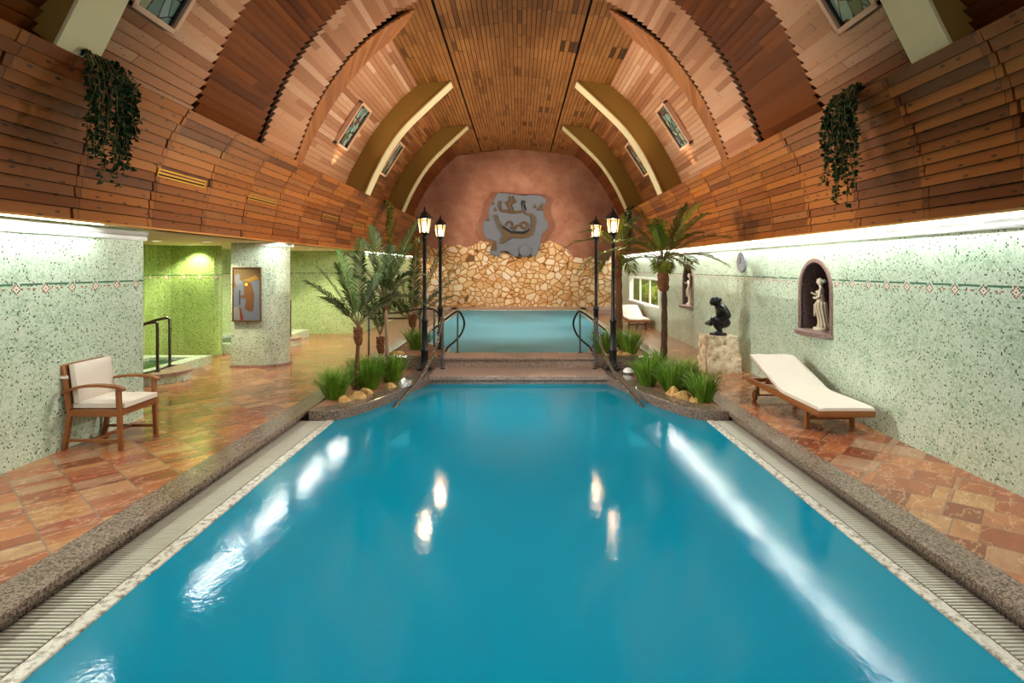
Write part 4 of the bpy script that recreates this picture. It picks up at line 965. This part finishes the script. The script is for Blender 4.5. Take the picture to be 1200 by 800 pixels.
# ------------------------------------------------------------------ sun loungers
def lounger():
    r=empty('sun_lounger',(0,0,0)); w=0.30; L=2.0
    for s in (-1,1):
        mb=MB(); mb.box(s*w-.02,s*w+.02,0,L,0.215,0.285,0.006); mb.build('side_rail',m_teak,r,40)
        mb=MB(); mb.box(s*(w-.035)-.022,s*(w-.035)+.022,0.32,0.37,0,0.24,0.005); mb.build('leg',m_teak,r,40)
        mb=MB(); mb.box(s*(w-.035)-.02,s*(w-.035)+.02,1.72,1.77,0.07,0.24,0.005); mb.build('wheel_leg',m_teak,r,40)
        wh=MB(); M=Matrix.Rotation(PI/2,4,'Y'); wh.lathe([(0.02,-.018),(0.055,-.018),(0.07,-.012),(0.07,.012),(0.055,.018),(0.02,.018)],(s*(w+.005),1.745,0.07),20,M.to_3x3().to_4x4()); o=wh.build('wheel',m_teak,r,30)
        ty=MB(); ty.tube([(s*(w+.005),1.745+.068*math.cos(2*PI*k/20),0.07+.068*math.sin(2*PI*k/20)) for k in range(20)],0.009,6,False,True); ty.build('tyre',m_iron,o,60)
    mb=MB(); mb.box(-w-.02,w+.02,-0.025,0.02,0.215,0.285,0.006); mb.build('foot_rail',m_teak,r,40)
    mb=MB(); mb.box(-w,w,L-.04,L,0.215,0.27,0.006); mb.build('head_rail',m_teak,r,40)
    mb=MB(); mb.tube([(-w+.04,1.745,0.07),(w-.04,1.745,0.07)],0.012,8); mb.build('axle',m_teak,r,40)
    mb=MB(); mb.box(-w+.04,w-.04,0.33,0.36,0.10,0.14,0.004); mb.build('leg_stretcher',m_teak,r,40)
    mb=MB()
    for k in range(9): mb.box(-w+.015,w-.015,0.06+k*.108,0.13+k*.108,0.268,0.285,0.003)
    mb.box(-.02,.02,0.03,1.03,0.25,0.27); mb.build('seat_slats',m_teak,r,40)
    a=math.atan2(0.27,0.84); A=Vector((0,1.04,0.285)); d=Vector((0,math.cos(a),math.sin(a))); n=Vector((0,-math.sin(a),math.cos(a))); X=Vector((1,0,0))
    mb=MB()
    for s in (-1,1): mb.obox(A+d*0.46+X*s*(w-.045),(X,d,n),(.02,.46,.016),.004)
    for k in range(7): mb.obox(A+d*(.07+k*.13)+n*.012,(X,d,n),(w-.03,.04,.009),.003)
    mb.build('backrest_frame',m_teak,r,40)
    mb=MB(); mb.bar(A+d*.6+X*.12-n*.02,Vector((.12,1.78,.235)),.025,.025); mb.bar(A+d*.6-X*.12-n*.02,Vector((-.12,1.78,.235)),.025,.025); mb.bar((-.14,1.78,.235),(.14,1.78,.235),.025,.025); mb.build('backrest_prop',m_teak,r,40)
    # pad follows seat and back
    rings=[]; N=30
    for i in range(N+1):
        t=i/N*1.97; c=1.0; 
        if t<c-.12: p=Vector((0,t-.02,0.288)); nn=Vector((0,0,1)); 
        elif t>c+.12: p=Vector((0,c-.02,0.288))+d*(t-c)+n*0.018; nn=n
        else:
            k=(t-c+.12)/.24; p0=Vector((0,c-.12-.02,.288)); p2=Vector((0,c-.02,.288))+d*.12+n*.018; p1=Vector((0,c-.02,.29)); p=p0*(1-k)**2+p1*2*k*(1-k)+p2*k*k; nn=Vector((0,0,1)).lerp(n,k).normalized()
        th=0.055 if 0<i<N else 0.035
        wv=0.005*math.sin(i*2.1)+(.012*math.sin(i*1.9) if i>12 else 0)
        q=[]; M=10; hw=w+.012
        for j in range(M+1): q.append(p+X*(-hw+2*hw*j/M))
        for j in range(M,-1,-1):
            e=1-(abs(2*j/M-1))**6; q.append(p+X*(-hw+2*hw*j/M)*(1.0)+nn*(th*(.72+.28*e)+wv*e*math.sin(j*1.1+i*.4)))
        rings.append(q)
    mb=MB(); mb.rings(rings); mb.build('cushion',m_cush,r,50)
    return r
lg=lounger(); lg.location=(3.68,6.40,0.0); tag(lg,'large near wooden sun lounger with cream pad beneath the near niche','sun lounger','sun loungers by the right wall')
l2=copy_tree(lg); l2.location=(3.68,17.35,0.0); tag(l2,'small far wooden sun lounger with cream pad below the window','sun lounger','sun loungers by the right wall')

# ------------------------------------------------------------------ sculptures
def skin(name,joints,edges,mat,parent=None,sub=2,loc=(0,0,0),blobs=(),vox=0.007):
    me=bpy.data.meshes.new(name); me.from_pydata([j[:3] for j in joints],edges,[]); o=bpy.data.objects.new(name,me); COL.objects.link(o)
    m=o.modifiers.new('skin','SKIN'); m.use_smooth_shade=True; m.branch_smoothing=0.3
    for i,j in enumerate(joints):
        rr=j[3]; o.data.skin_vertices[0].data[i].radius=(rr if not isinstance(rr,tuple) else rr[0], rr if not isinstance(rr,tuple) else rr[1])
    o.data.skin_vertices[0].data[0].use_root=True
    s=o.modifiers.new('sub','SUBSURF'); s.levels=sub; s.render_levels=sub
    me.materials.append(mat)
    dg=bpy.context.evaluated_depsgraph_get(); dg.update(); nm=bpy.data.meshes.new_from_object(o.evaluated_get(dg)); nm.name=name
    if blobs:
        bm=bmesh.new(); bm.from_mesh(nm)
        for (c,rad,rot) in blobs:
            M4=Matrix.Translation(c)@Matrix.Rotation(rot[0],4,rot[1])@Matrix.Diagonal((rad[0],rad[1],rad[2],1)); bmesh.ops.create_icosphere(bm,subdivisions=3,radius=1,matrix=M4)
        bm.to_mesh(nm); bm.free(); o.modifiers.clear(); o.data=nm
        m=o.modifiers.new('remesh','REMESH'); m.mode='VOXEL'; m.voxel_size=vox; m.use_smooth_shade=True
        sm=o.modifiers.new('smooth','SMOOTH'); sm.factor=0.5; sm.iterations=3
        dg.update(); nm=bpy.data.meshes.new_from_object(o.evaluated_get(dg)); nm.name=name
    o.modifiers.clear(); o.data=nm
    if len(nm.materials)==0: nm.materials.append(mat)
    nm.polygons.foreach_set('use_smooth',[True]*len(nm.polygons))
    o.location=loc
    if parent: o.parent=parent
    return o
# rough stone pedestal
bm=bmesh.new(); bmesh.ops.create_cube(bm,size=1); bmesh.ops.subdivide_edges(bm,edges=bm.edges[:],cuts=11,use_grid_fill=True)
rnd=random.Random(3)
from mathutils import noise as mnoise
for v in bm.verts:
    c=v.co.copy(); t=c.z+.5; wx=0.335-0.055*t+(-.02); wy=0.27-0.02*t
    p=Vector((c.x*2*wx+0.02*(1-t)-.02*t,c.y*2*wy,t*0.665))
    nz=mnoise.fractal(p*7,0.8,2.0,5)*0.035; side=Vector((c.x,c.y,0))
    if side.length>.01 and max(abs(c.x),abs(c.y))>.45: p+=side.normalized()*nz
    if t<.05: p.z=0
    v.co=p
mb=MB(); mb.addbm(bm); o=mb.build('stone_pedestal',m_lime,None,35); o.location=(3.66,10.42,0); tag(o,'rough pale limestone block carrying the black sculpture by the right wall','pedestal')
r=empty('crouching_sculpture',(3.62,10.40,0.655),'black bronze sculpture of a crouching figure with bowed head on the limestone block','sculpture')
mb=MB(); mb.lathe([(0.125,0),(0.13,0.02),(0.12,0.045),(0.06,0.06)],(0.02,0,0),18); mb.build('base',m_bronzeb,r,50)
J=[(0.085,0,0.20,.10),(0.105,0,0.32,.105),(0.085,0,0.43,.11),(0.045,0,0.505,.06),(0.01,0,0.54,.05),(-0.01,0,0.565,.05),(-0.02,0,0.58,.045),
   (0.065,-.125,0.455,.062),(0.125,-.155,0.34,.052),(0.03,-.13,0.27,.044),(-0.07,-.08,0.285,.038),
   (0.065,.125,0.455,.062),(0.125,.155,0.33,.052),(0.03,.12,0.27,.044),(-0.07,.06,0.275,.038),
   (0.06,-.08,0.18,.085),(-0.09,-.09,0.30,.07),(-0.01,-.08,0.14,.056),(0.03,-.08,0.06,.046),(-0.07,-.09,0.04,.034),
   (0.06,.08,0.18,.085),(-0.10,.08,0.28,.07),(-0.02,.08,0.14,.056),(0.03,.08,0.06,.046),(-0.07,.09,0.04,.034)]
E=[(0,1),(1,2),(2,3),(3,4),(4,5),(5,6),(2,7),(7,8),(8,9),(9,10),(2,11),(11,12),(12,13),(13,14),(0,15),(15,16),(16,17),(17,18),(18,19),(0,20),(20,21),(21,22),(22,23),(23,24)]
skin('figure',J,E,m_bronzeb,r,blobs=[((.006,0,.600),(.064,.068,.058),(0,'Y')),((-.032,0,.572),(.072,.064,.080),(math.radians(-28),'Y')),((.085,0,.37),(.095,.13,.12),(0,'Y')),((.09,0,.22),(.11,.13,.10),(0,'Y')),((-.100,0,.555),(.016,.014,.02),(0,'Y')),((-.082,0,.52),(.022,.03,.014),(0,'Y')),((.06,0,.47),(.085,.15,.06),(0,'Y'))])
r.scale=(1.2,1.2,1.08)
# drape across knees
mb=MB(); rg=[]
for i in range(9):
    t=i/8; xx=-.135+.17*t; rg.append([Vector((xx+.012*math.sin(5*k),(-.15+.3*k/10),.30-.05*t+.012*math.sin(k*1.7)-(.10*(1-t)**3))) for k in range(11)]+[Vector((xx,(-.15+.3*k/10),.27-.05*t-(.10*(1-t)**3))) for k in range(10,-1,-1)])
mb.rings(rg); mb.build('drapery',m_bronzeb,r,60)
# niche statues
def statue(arm):
    r=empty('niche_statue',(0,0,0))
    mb=MB(); mb.lathe([(0.105,0),(0.11,0.015),(0.10,0.04),(0.07,0.045)],n=18); mb.build('plinth',m_marble,r,50)
    J=[(0.0,0,0.40,(.072,.066)),(0.0,0.0,0.32,(.078,.072)),(0.01,-.015,0.22,(.07,.066)),(0.015,-.03,0.12,(.064,.066)),(0.01,-.035,0.05,(.085,.085)),(0,-.035,0.03,(.08,.08)),
       (0,0.005,0.47,(.056,.046)),(0,0.0,0.545,(.066,.05)),(0,0.0,0.60,(.03,.028)),(0,0.006,0.63,(.026,.026)),(0,0.010,0.65,(.026,.028)),(0,0.012,0.665,(.026,.026)),
       (.07,-.005,0.575,.026),(.105,.0,0.49,.022),(.06,.08,0.50,.018),(.03,.145,0.535,.014),
       (-.07,-.005,0.575,.026),(-.11,.0,0.48,.022)]
    J += [(-.06,.075,0.455,.018),(-.01,.10,0.47,.014)] if arm==0 else [(-.10,.03,0.40,.018),(-.07,.05,0.34,.014)]
    E=[(0,1),(1,2),(2,3),(3,4),(4,5),(0,6),(6,7),(7,8),(8,9),(9,10),(10,11),(7,12),(12,13),(13,14),(14,15),(7,16),(16,17),(17,18),(18,19)]
    skin('figure',J,E,m_marble,r,blobs=[((0,.012,.692),(.040,.047,.055),(0,'X')),((0,.058,.685),(.009,.012,.012),(0,'X')),((-.03,.043,.545),(.026,.024,.024),(0,'X')),((.03,.043,.545),(.026,.024,.024),(0,'X'))],vox=.006)
    # robe folds and hair
    mb=MB()
    for k in range(11):
        a=2*PI*k/11; P=[]
        for z,rx,oy in ((.40,.068,0),(.32,.075,0),(.22,.068,-.015),(.12,.066,-.03),(.045,.085,-.035)): P.append((rx*math.cos(a+.4*(.4-z)),oy+rx*math.sin(a+.4*(.4-z)),z))
        mb.tube(spline(P,4),0.011,6)
    mb.build('robe_folds',m_marble,r,60)
    mb=MB(); mb.lathe([(0.012,-.02),(0.03,-.01),(0.034,.012),(0.014,.035)],(0,-.034,.695),10); mb.tube([(.038*math.cos(t),.004+.044*math.sin(t),.718) for t in [2*PI*k/14 for k in range(14)]],0.013,6,False,True); mb.build('hair',m_marble,r,60)
    mb=MB(); rg=[]
    for i in range(7):
        t=i/6; rg.append([Vector((-.05+.1*t+.006*math.sin(9*t),.062+.02*math.sin(3*t)+(.018 if k in (1,2) else 0),.40-(.03,.03,.16+.05*math.sin(6*t),.16+.05*math.sin(6*t))[k])) for k in range(4)])
    mb.rings(rg); mb.build('drape',m_marble,r,60)
    return r
s1=statue(0); s1.location=(4.34,8.17,1.0); s1.rotation_euler=(0,0,math.radians(50)); tag(s1,'cream statue of a robed woman raising her hands in the near niche','statue','robed niche statues')
s2=statue(1); s2.location=(4.26,14.16,0.96); s2.rotation_euler=(0,0,math.radians(60)); s2.scale=(1.02,1.02,1.06); tag(s2,'cream statue of a robed woman with arms lowered in the far niche','statue','robed niche statues')
# wall relief
r=empty('wall_relief',(0,24.45,0),'large grey stone relief slab with a carved boat shape on the terracotta end wall','wall sculpture')
q=lambda cx,cy:PXZ(540+cx/7.275,210+cy/7.275,24.3)
OUT=[(315,115),(370,118),(460,130),(545,138),(600,130),(690,140),(735,180),(718,215),(705,250),(710,290),(715,330),(745,370),(745,420),(690,470),(684,515),(680,560),(650,640),(610,660),(592,640),(580,590),(545,560),(515,580),(500,640),(470,670),(430,640),(390,610),(340,615),(320,660),(250,635),(255,590),(300,545),(280,525),(215,505),(190,440),(190,370),(235,320),(245,240),(270,190)]
mb=MB(); mb.prism([q(*p) for p in OUT],lambda u,v,d:(u,d-24.45,v),24.22,24.5); o=mb.build('slab',m_slab,r); bv=o.modifiers.new('bevel','BEVEL'); bv.width=.03; bv.segments=2
def rtube(name,pts,rad,mat,dep=24.2,n=8):
    mb=MB(); mb.tube(spline([Vector((q(*p)[0],dep-24.45,q(*p)[1])) for p in pts],5),rad,n); return mb.build(name,mat,r,60)
mb=MB(); mb.prism([q(*p) for p in [(280,305),(300,305),(330,375),(360,420),(430,465),(540,470),(585,440),(605,370),(600,320),(545,300),(545,285),(605,297),(633,330),(630,380),(610,465),(580,495),(520,507),(430,498),(425,505),(347,552),(345,500),(365,478),(330,420),(295,350)]],lambda u,v,d:(u,d-24.45,v),24.12,24.25); mb.build('boat_ridge',m_slabd,r)
mb=MB(); mb.prism([q(*p) for p in [(340,395),(375,405),(430,440),(530,445),(590,420),(580,450),(540,478),(440,478),(380,450)]],lambda u,v,d:(u,d-24.45,v),24.205,24.23); mb.build('boat_hollow',m_iron,r)
rtube('small_figure',[(380,400),(400,370),(430,368),(440,400),(420,420)],.05,m_slabd); rtube('small_figure',[(500,400),(520,375),(555,372),(565,405),(540,420),(505,400)],.05,m_slabd); rtube('small_figure',[(435,405),(460,430),(480,395),(520,400)],.045,m_slabd)
rtube('seated_figure',[(425,150),(435,185),(410,215),(425,250),(440,290)],.10,m_slabd); rtube('seated_arm',[(380,200),(420,210),(470,190)],.06,m_slabd); rtube('bench',[(335,190),(330,230),(345,270),(380,275),(460,285),(545,270)],.06,m_slabd); rtube('bench_end',[(535,185),(530,220),(545,268)],.08,m_iron)
mb=MB(); mb.prism([q(*p) for p in [(640,270),(665,235),(700,202),(700,270)]],lambda u,v,d:(u,d-24.45,v),24.19,24.23); mb.build('wedge_mark',m_slabd,r)
mb=MB(); mb.prism([q(*p) for p in [(250,605),(275,535),(303,530),(306,608)]],lambda u,v,d:(u,d-24.45,v),24.17,24.23); mb.build('corner_block',m_slabd,r)
for (a,b) in ((230,345),(290,260),(625,235),(270,205)):
    mb=MB(); mb.prism([q(a-14,b+16),q(a+4,b-20),q(a+20,b+12)],lambda u,v,d:(u,d-24.45,v),24.18,24.23); mb.build('chip_mark',m_slabd,r)
mb=MB(); mb.lathe([(.26,0),(.26,.05),(.18,.09),(.02,.1)],(q(548,610)[0],24.2-24.45,q(548,610)[1]),14,Matrix.Rotation(PI/2,4,'X')); mb.build('round_boss',m_slab,r,50)

# ------------------------------------------------------------------ picture on the pillar, clock, stained glass, vents, downlights
r=empty('wall_picture',(-5.17,10.84,0.9),'framed blue and brown abstract picture hung on the mosaic pillar','picture')
w,h=0.27,0.515
mb=MB(); z0=-.03; z1=1.0
for (a,b,c,d) in ((-w,-w+.02,z0,z1),(w-.02,w,z0,z1),(-w,w,z0,z0+.02),(-w,w,z1-.02,z1)): mb.box(a,b,-.045,.0,c,d,.004)
mb.build('frame',plain('bronze_frame',srgb(110,72,34),.4,.3),r)
mb=MB(); mb.box(-w+.018,w-.018,-.025,-.005,z0+.018,z1-.018); mb.build('canvas',plain('slate_blue_paint',srgb(98,104,116),.6,0,.25,8),r)
cvs=lambda px,py:((px-127)/285*2*w-w, z1-(py-117)/553*(z1-z0))
def paint(name,pts,col,dd):
    mb=MB(); mb.prism([cvs(*p) for p in pts],lambda u,v,d:(u,d,v),-.026-dd,-.022); mb.build(name,plain('paint_'+name,col,.6,0,.25,12),r)
paint('ochre_field',[(136,124),(404,124),(404,250),(330,240),(240,262),(170,300),(136,345)],srgb(104,82,40),.001)
paint('brown_form',[(240,270),(290,258),(320,290),(345,400),(340,450),(335,560),(300,570),(250,540),(262,435),(215,432),(210,405),(245,400)],srgb(104,64,22),.003)
paint('gold_form',[(230,250),(330,215),(350,195),(395,235),(330,262),(300,270)],srgb(150,112,34),.004)
paint('grey_form',[(150,200),(178,180),(200,200),(198,245),(235,260),(225,285),(165,300),(150,260)],srgb(112,114,122),.002)
paint('pale_form',[(137,525),(180,520),(205,560),(205,655),(137,655)],srgb(128,126,118),.002)
paint('red_line',[(195,530),(210,530),(240,655),(205,655)],srgb(120,40,28),.004)
paint('dark_bar',[(192,350),(205,350),(205,500),(192,500)],srgb(52,54,66),.003)
mb=MB(); mb.lathe([(.03,0),(.03,.004),(.02,.006)],(cvs(267,292)[0],-.03,cvs(267,292)[1]),14,Matrix.Rotation(PI/2,4,'X')); mb.build('yellow_disc',plain('yellow_paint',srgb(226,180,50),.5),r)
r=empty('wall_clock',(4.17,10.59,1.995),'round grey disc clock high on the right mosaic wall','clock')
Mx=Matrix.Rotation(-PI/2,4,'Y')
mb=MB(); mb.lathe([(.195,0),(.197,.03),(.185,.045),(.17,.04),(.02,.04)],(0,0,0),32,Mx); mb.build('disc',plain('grey_clock',srgb(146,146,152),.6,0,.3,20,.4),r,40)
mb=MB(); mb.bar((-.046,0,0),(-.046,.01,.10),.014,.008); mb.build('minute_hand',m_iron,r); mb=MB(); mb.bar((-.048,0,0),(-.048,.05,-.03),.016,.008); mb.build('hour_hand',m_iron,r)
mb=MB()
for k in range(12):
    a=2*PI*k/12; mb.bar((-.043,.145*math.cos(a),.145*math.sin(a)),(-.043,.165*math.cos(a),.165*math.sin(a)),.012,.006,.001)
mb.build('hour_marks',m_iron,r)

def glasspanel(prof,y0,y1,h0,h1,sgn,label):
    Q=resample(prof,200); lo=min(Q,key=lambda p:abs(p.y-h0)); hi=min(Q,key=lambda p:abs(p.y-h1))
    a=Vector((CX+sgn*lo.x,0,EYE+lo.y)); b=Vector((CX+sgn*hi.x,0,EYE+hi.y)); v=(b-a); H=v.length; v.normalize(); u=Vector((0,1,0)); n=Vector((-sgn*v.z,0,sgn*v.x)); n=n if n.z<0 else -n
    c=(a+b)/2+Vector((0,(y0+y1)/2,0))+n*0.05; Wd=y1-y0
    r=empty('stained_glass_panel',c,label,'stained glass','stained glass panels of the vault')
    f=MB(); t=0.055
    for s in (-1,1):
        f.obox(u*s*(Wd/2-t/2),(u,v,n),(t/2,H/2,.055),.006); f.obox(v*s*(H/2-t/2),(u,v,n),(Wd/2,t/2,.055),.006)
    f.build('frame',m_framew,r)
    g=MB(); g.obox(-n*.01,(u,v,n),(Wd/2-t+.004,H/2-t+.004,.008)); g.build('glass',m_sglass,r)
    for q in (-1,1):
        l=MB(); l.obox(u*q*(Wd/2-t-.022),(u,v,n),(.012,H/2-t,.02)); l.build('side_shade',m_iron,r)  # dark strips standing for the shade along the frame's side reveals
for sgn,sd in ((-1,'left'),(1,'right')):
    glasspanel(PL1,5.28,5.95,2.46,3.45,sgn,'large stained glass panel nearest the viewer in the '+sd+' vault')
    glasspanel(P4,13.0,13.8,2.87,3.83,sgn,'stained glass panel in the '+sd+' pale vault bay before the larger rib')
    glasspanel(P4,17.05,17.8,2.87,3.83,sgn,'small far stained glass panel between the two ribs on the '+sd)
for k,(ys,lab) in enumerate(((6.64,'nearest brass slot vent in the left wooden cove'),(8.88,'second brass slot vent along the left wooden cove'),(12.24,'third brass slot vent along the left wooden cove'),(14.48,'farthest brass slot vent along the left wooden cove'))):
    Q=resample(CL,200); p=min(Q,key=lambda p:abs(p.y-1.12)); i=Q.index(p); d=(Q[i+2]-Q[i-2]).normalized(); v=Vector((-d.x,0,d.y)); n=Vector((d.y,0,d.x)); u=Vector((0,1,0))
    c=Vector((-p.x,ys+.52,EYE+p.y))+n*.014
    r=empty('slot_vent',c,lab,'vent','slot vents in the cove'); f=MB(); H=.04; Wd=.50
    for s in (-1,1): f.obox(v*s*H,(u,v,n),(Wd,.009,.012)); f.obox(u*s*Wd,(u,v,n),(.01,H+.009,.012))
    f.build('frame',m_brass,r); f=MB(); f.obox(Vector((0,0,0)),(u,v,n),(Wd,.010,.010)); f.build('louvre',m_brass,r); f=MB(); f.obox(-n*.006,(u,v,n),(Wd,H,.003)); f.build('slot',m_black,r)
m_dl=emit('downlight_glow',(1,0.93,0.78,1),12.0)
for k,(x,y,lab) in enumerate(((-5.6,10.2,'recessed downlight in the cream soffit in front of the pillar'),(-4.75,11.9,'recessed downlight in the cream soffit right of the pillar'),(-6.3,9.9,'recessed downlight in the cream soffit above the near whirlpool'),(-6.8,11.75,'recessed downlight in the soffit close to the green alcove pier'),(-5.3,14.4,'recessed downlight in the cream soffit over the far whirlpool'))):
    if k==0:
        dl=empty('ceiling_downlight',(0,0,0)); mb=MB(); mb.lathe([(.055,0),(.085,0),(.085,-.008),(.06,-.012),(.055,-.004)],n=20); mb.build('ring',m_white,dl,40); mb=MB(); mb.lathe([(.056,-.002),(.05,-.006),(.002,-.007)],n=18); mb.build('lens',m_dl,dl,60); o=dl
    else: o=copy_tree(dl)
    o.location=(x,y,SOF-0.001); tag(o,lab,'ceiling light','soffit downlights')

# ------------------------------------------------------------------ whirlpools
def whirl(name,x0,x1,y0,y1,h,lab,sc,sr,a0,a1):
    r=empty(name,((x0+x1)/2,(y0+y1)/2,0),lab,'whirlpool','whirlpools in the left alcove'); O=Vector(r.location); mb=MB(); t=.28
    ox=lambda a,b,c,d,e,f:[mb.face([(q[0]-O.x,q[1]-O.y,q[2]) for q in pp],uv) for pp,uv in (
        ([(a,c,e),(b,c,e),(b,c,f),(a,c,f)],[(a,e),(b,e),(b,f),(a,f)]),([(a,d,e),(b,d,e),(b,d,f),(a,d,f)],[(a,e),(b,e),(b,f),(a,f)]),
        ([(a,c,e),(a,d,e),(a,d,f),(a,c,f)],[(c,e),(d,e),(d,f),(c,f)]),([(b,c,e),(b,d,e),(b,d,f),(b,c,f)],[(c,e),(d,e),(d,f),(c,f)]),
        ([(a,c,f),(b,c,f),(b,d,f),(a,d,f)],[(a,c),(b,c),(b,d),(a,d)]))]
    for q in ((x0,x1,y0,y0+t),(x0,x1,y1-t,y1),(x0,x0+t,y0+t,y1-t),(x1-t,x1,y0+t,y1-t)): ox(*q,0.0,h)
    mb.build('rim',m_mosaic_p,r,None,False)
    w=MB(); w.face([(x0+t-O.x,y0+t-O.y,h-.06),(x1-t-O.x,y0+t-O.y,h-.06),(x1-t-O.x,y1-t-O.y,h-.06),(x0+t-O.x,y1-t-O.y,h-.06)]); w.build('water',m_waterg,r,None,False)
    b=MB(); b.face([(x0-O.x,y0-O.y,.01),(x1-O.x,y0-O.y,.01),(x1-O.x,y1-O.y,.01),(x0-O.x,y1-O.y,.01)]); b.build('basin_floor',plain('green_basin_'+name,srgb(30,110,60),.5),r,None,False)
    s=MB(); A=arc(sc[0]-O.x,sc[1]-O.y,sr,a0,a1,16); u=0
    for p,qq in zip(A,A[1:]): L=math.dist(p,qq); s.face([(*p,0),(*qq,0),(*qq,h-.045),(*p,h-.045)],[(u,0),(u+L,0),(u+L,h-.045),(u,h-.045)]); u+=L
    s.build('step_riser',m_mosaic_p,r,40,False)
    s=MB(); s.prism(arc(sc[0]-O.x,sc[1]-O.y,sr+.02,a0,a1,20),xyz,h-.05,h+.0); s.build('step_tread',m_granite_l,r)
    return r
whirl('whirlpool',-7.38,-6.05,7.9,11.22,0.17,'near whirlpool with green water half hidden behind the left wall',(-6.1,9.62),0.50,-95,95)
whirl('whirlpool',-7.58,-5.75,12.58,15.6,0.20,'far whirlpool with green water seen on both sides of the pillar',(-5.78,13.85),0.46,-95,95)
for k,(pts,lab) in enumerate(((((-5.98,9.42,0.17),(-5.98,9.42,0.90),(-6.04,9.40,0.99),(-6.5,9.2,0.82),(-6.95,9.0,0.30)),'steel handrail on the near edge of the near whirlpool step'),
    (((-6.12,9.98,0.17),(-6.12,9.98,0.92),(-6.18,9.97,1.01),(-6.6,9.85,0.84),(-7.0,9.7,0.30)),'second steel handrail on the far edge of the near whirlpool step'),
    (((-5.62,14.0,0.20),(-5.62,14.0,1.03),(-5.68,13.98,1.10),(-6.2,13.9,0.80),(-6.8,13.8,0.30)),'steel handrail on the step of the far whirlpool right of the pillar'))):
    r=empty('whirlpool_handrail',pts[0],lab,'handrail','whirlpool handrails'); O=Vector(pts[0]); P=[Vector(p)-O for p in pts]
    mb=MB(); mb.tube([P[0],P[0].lerp(P[1],.5),P[1]]+spline(P[1:],6)[1:],0.024,10); mb.build('rail',m_bronze,r,60); mb=MB(); mb.lathe([(.045,0),(.045,.012),(.026,.018)],(0,0,0),14); mb.build('flange',m_bronze,r,40)
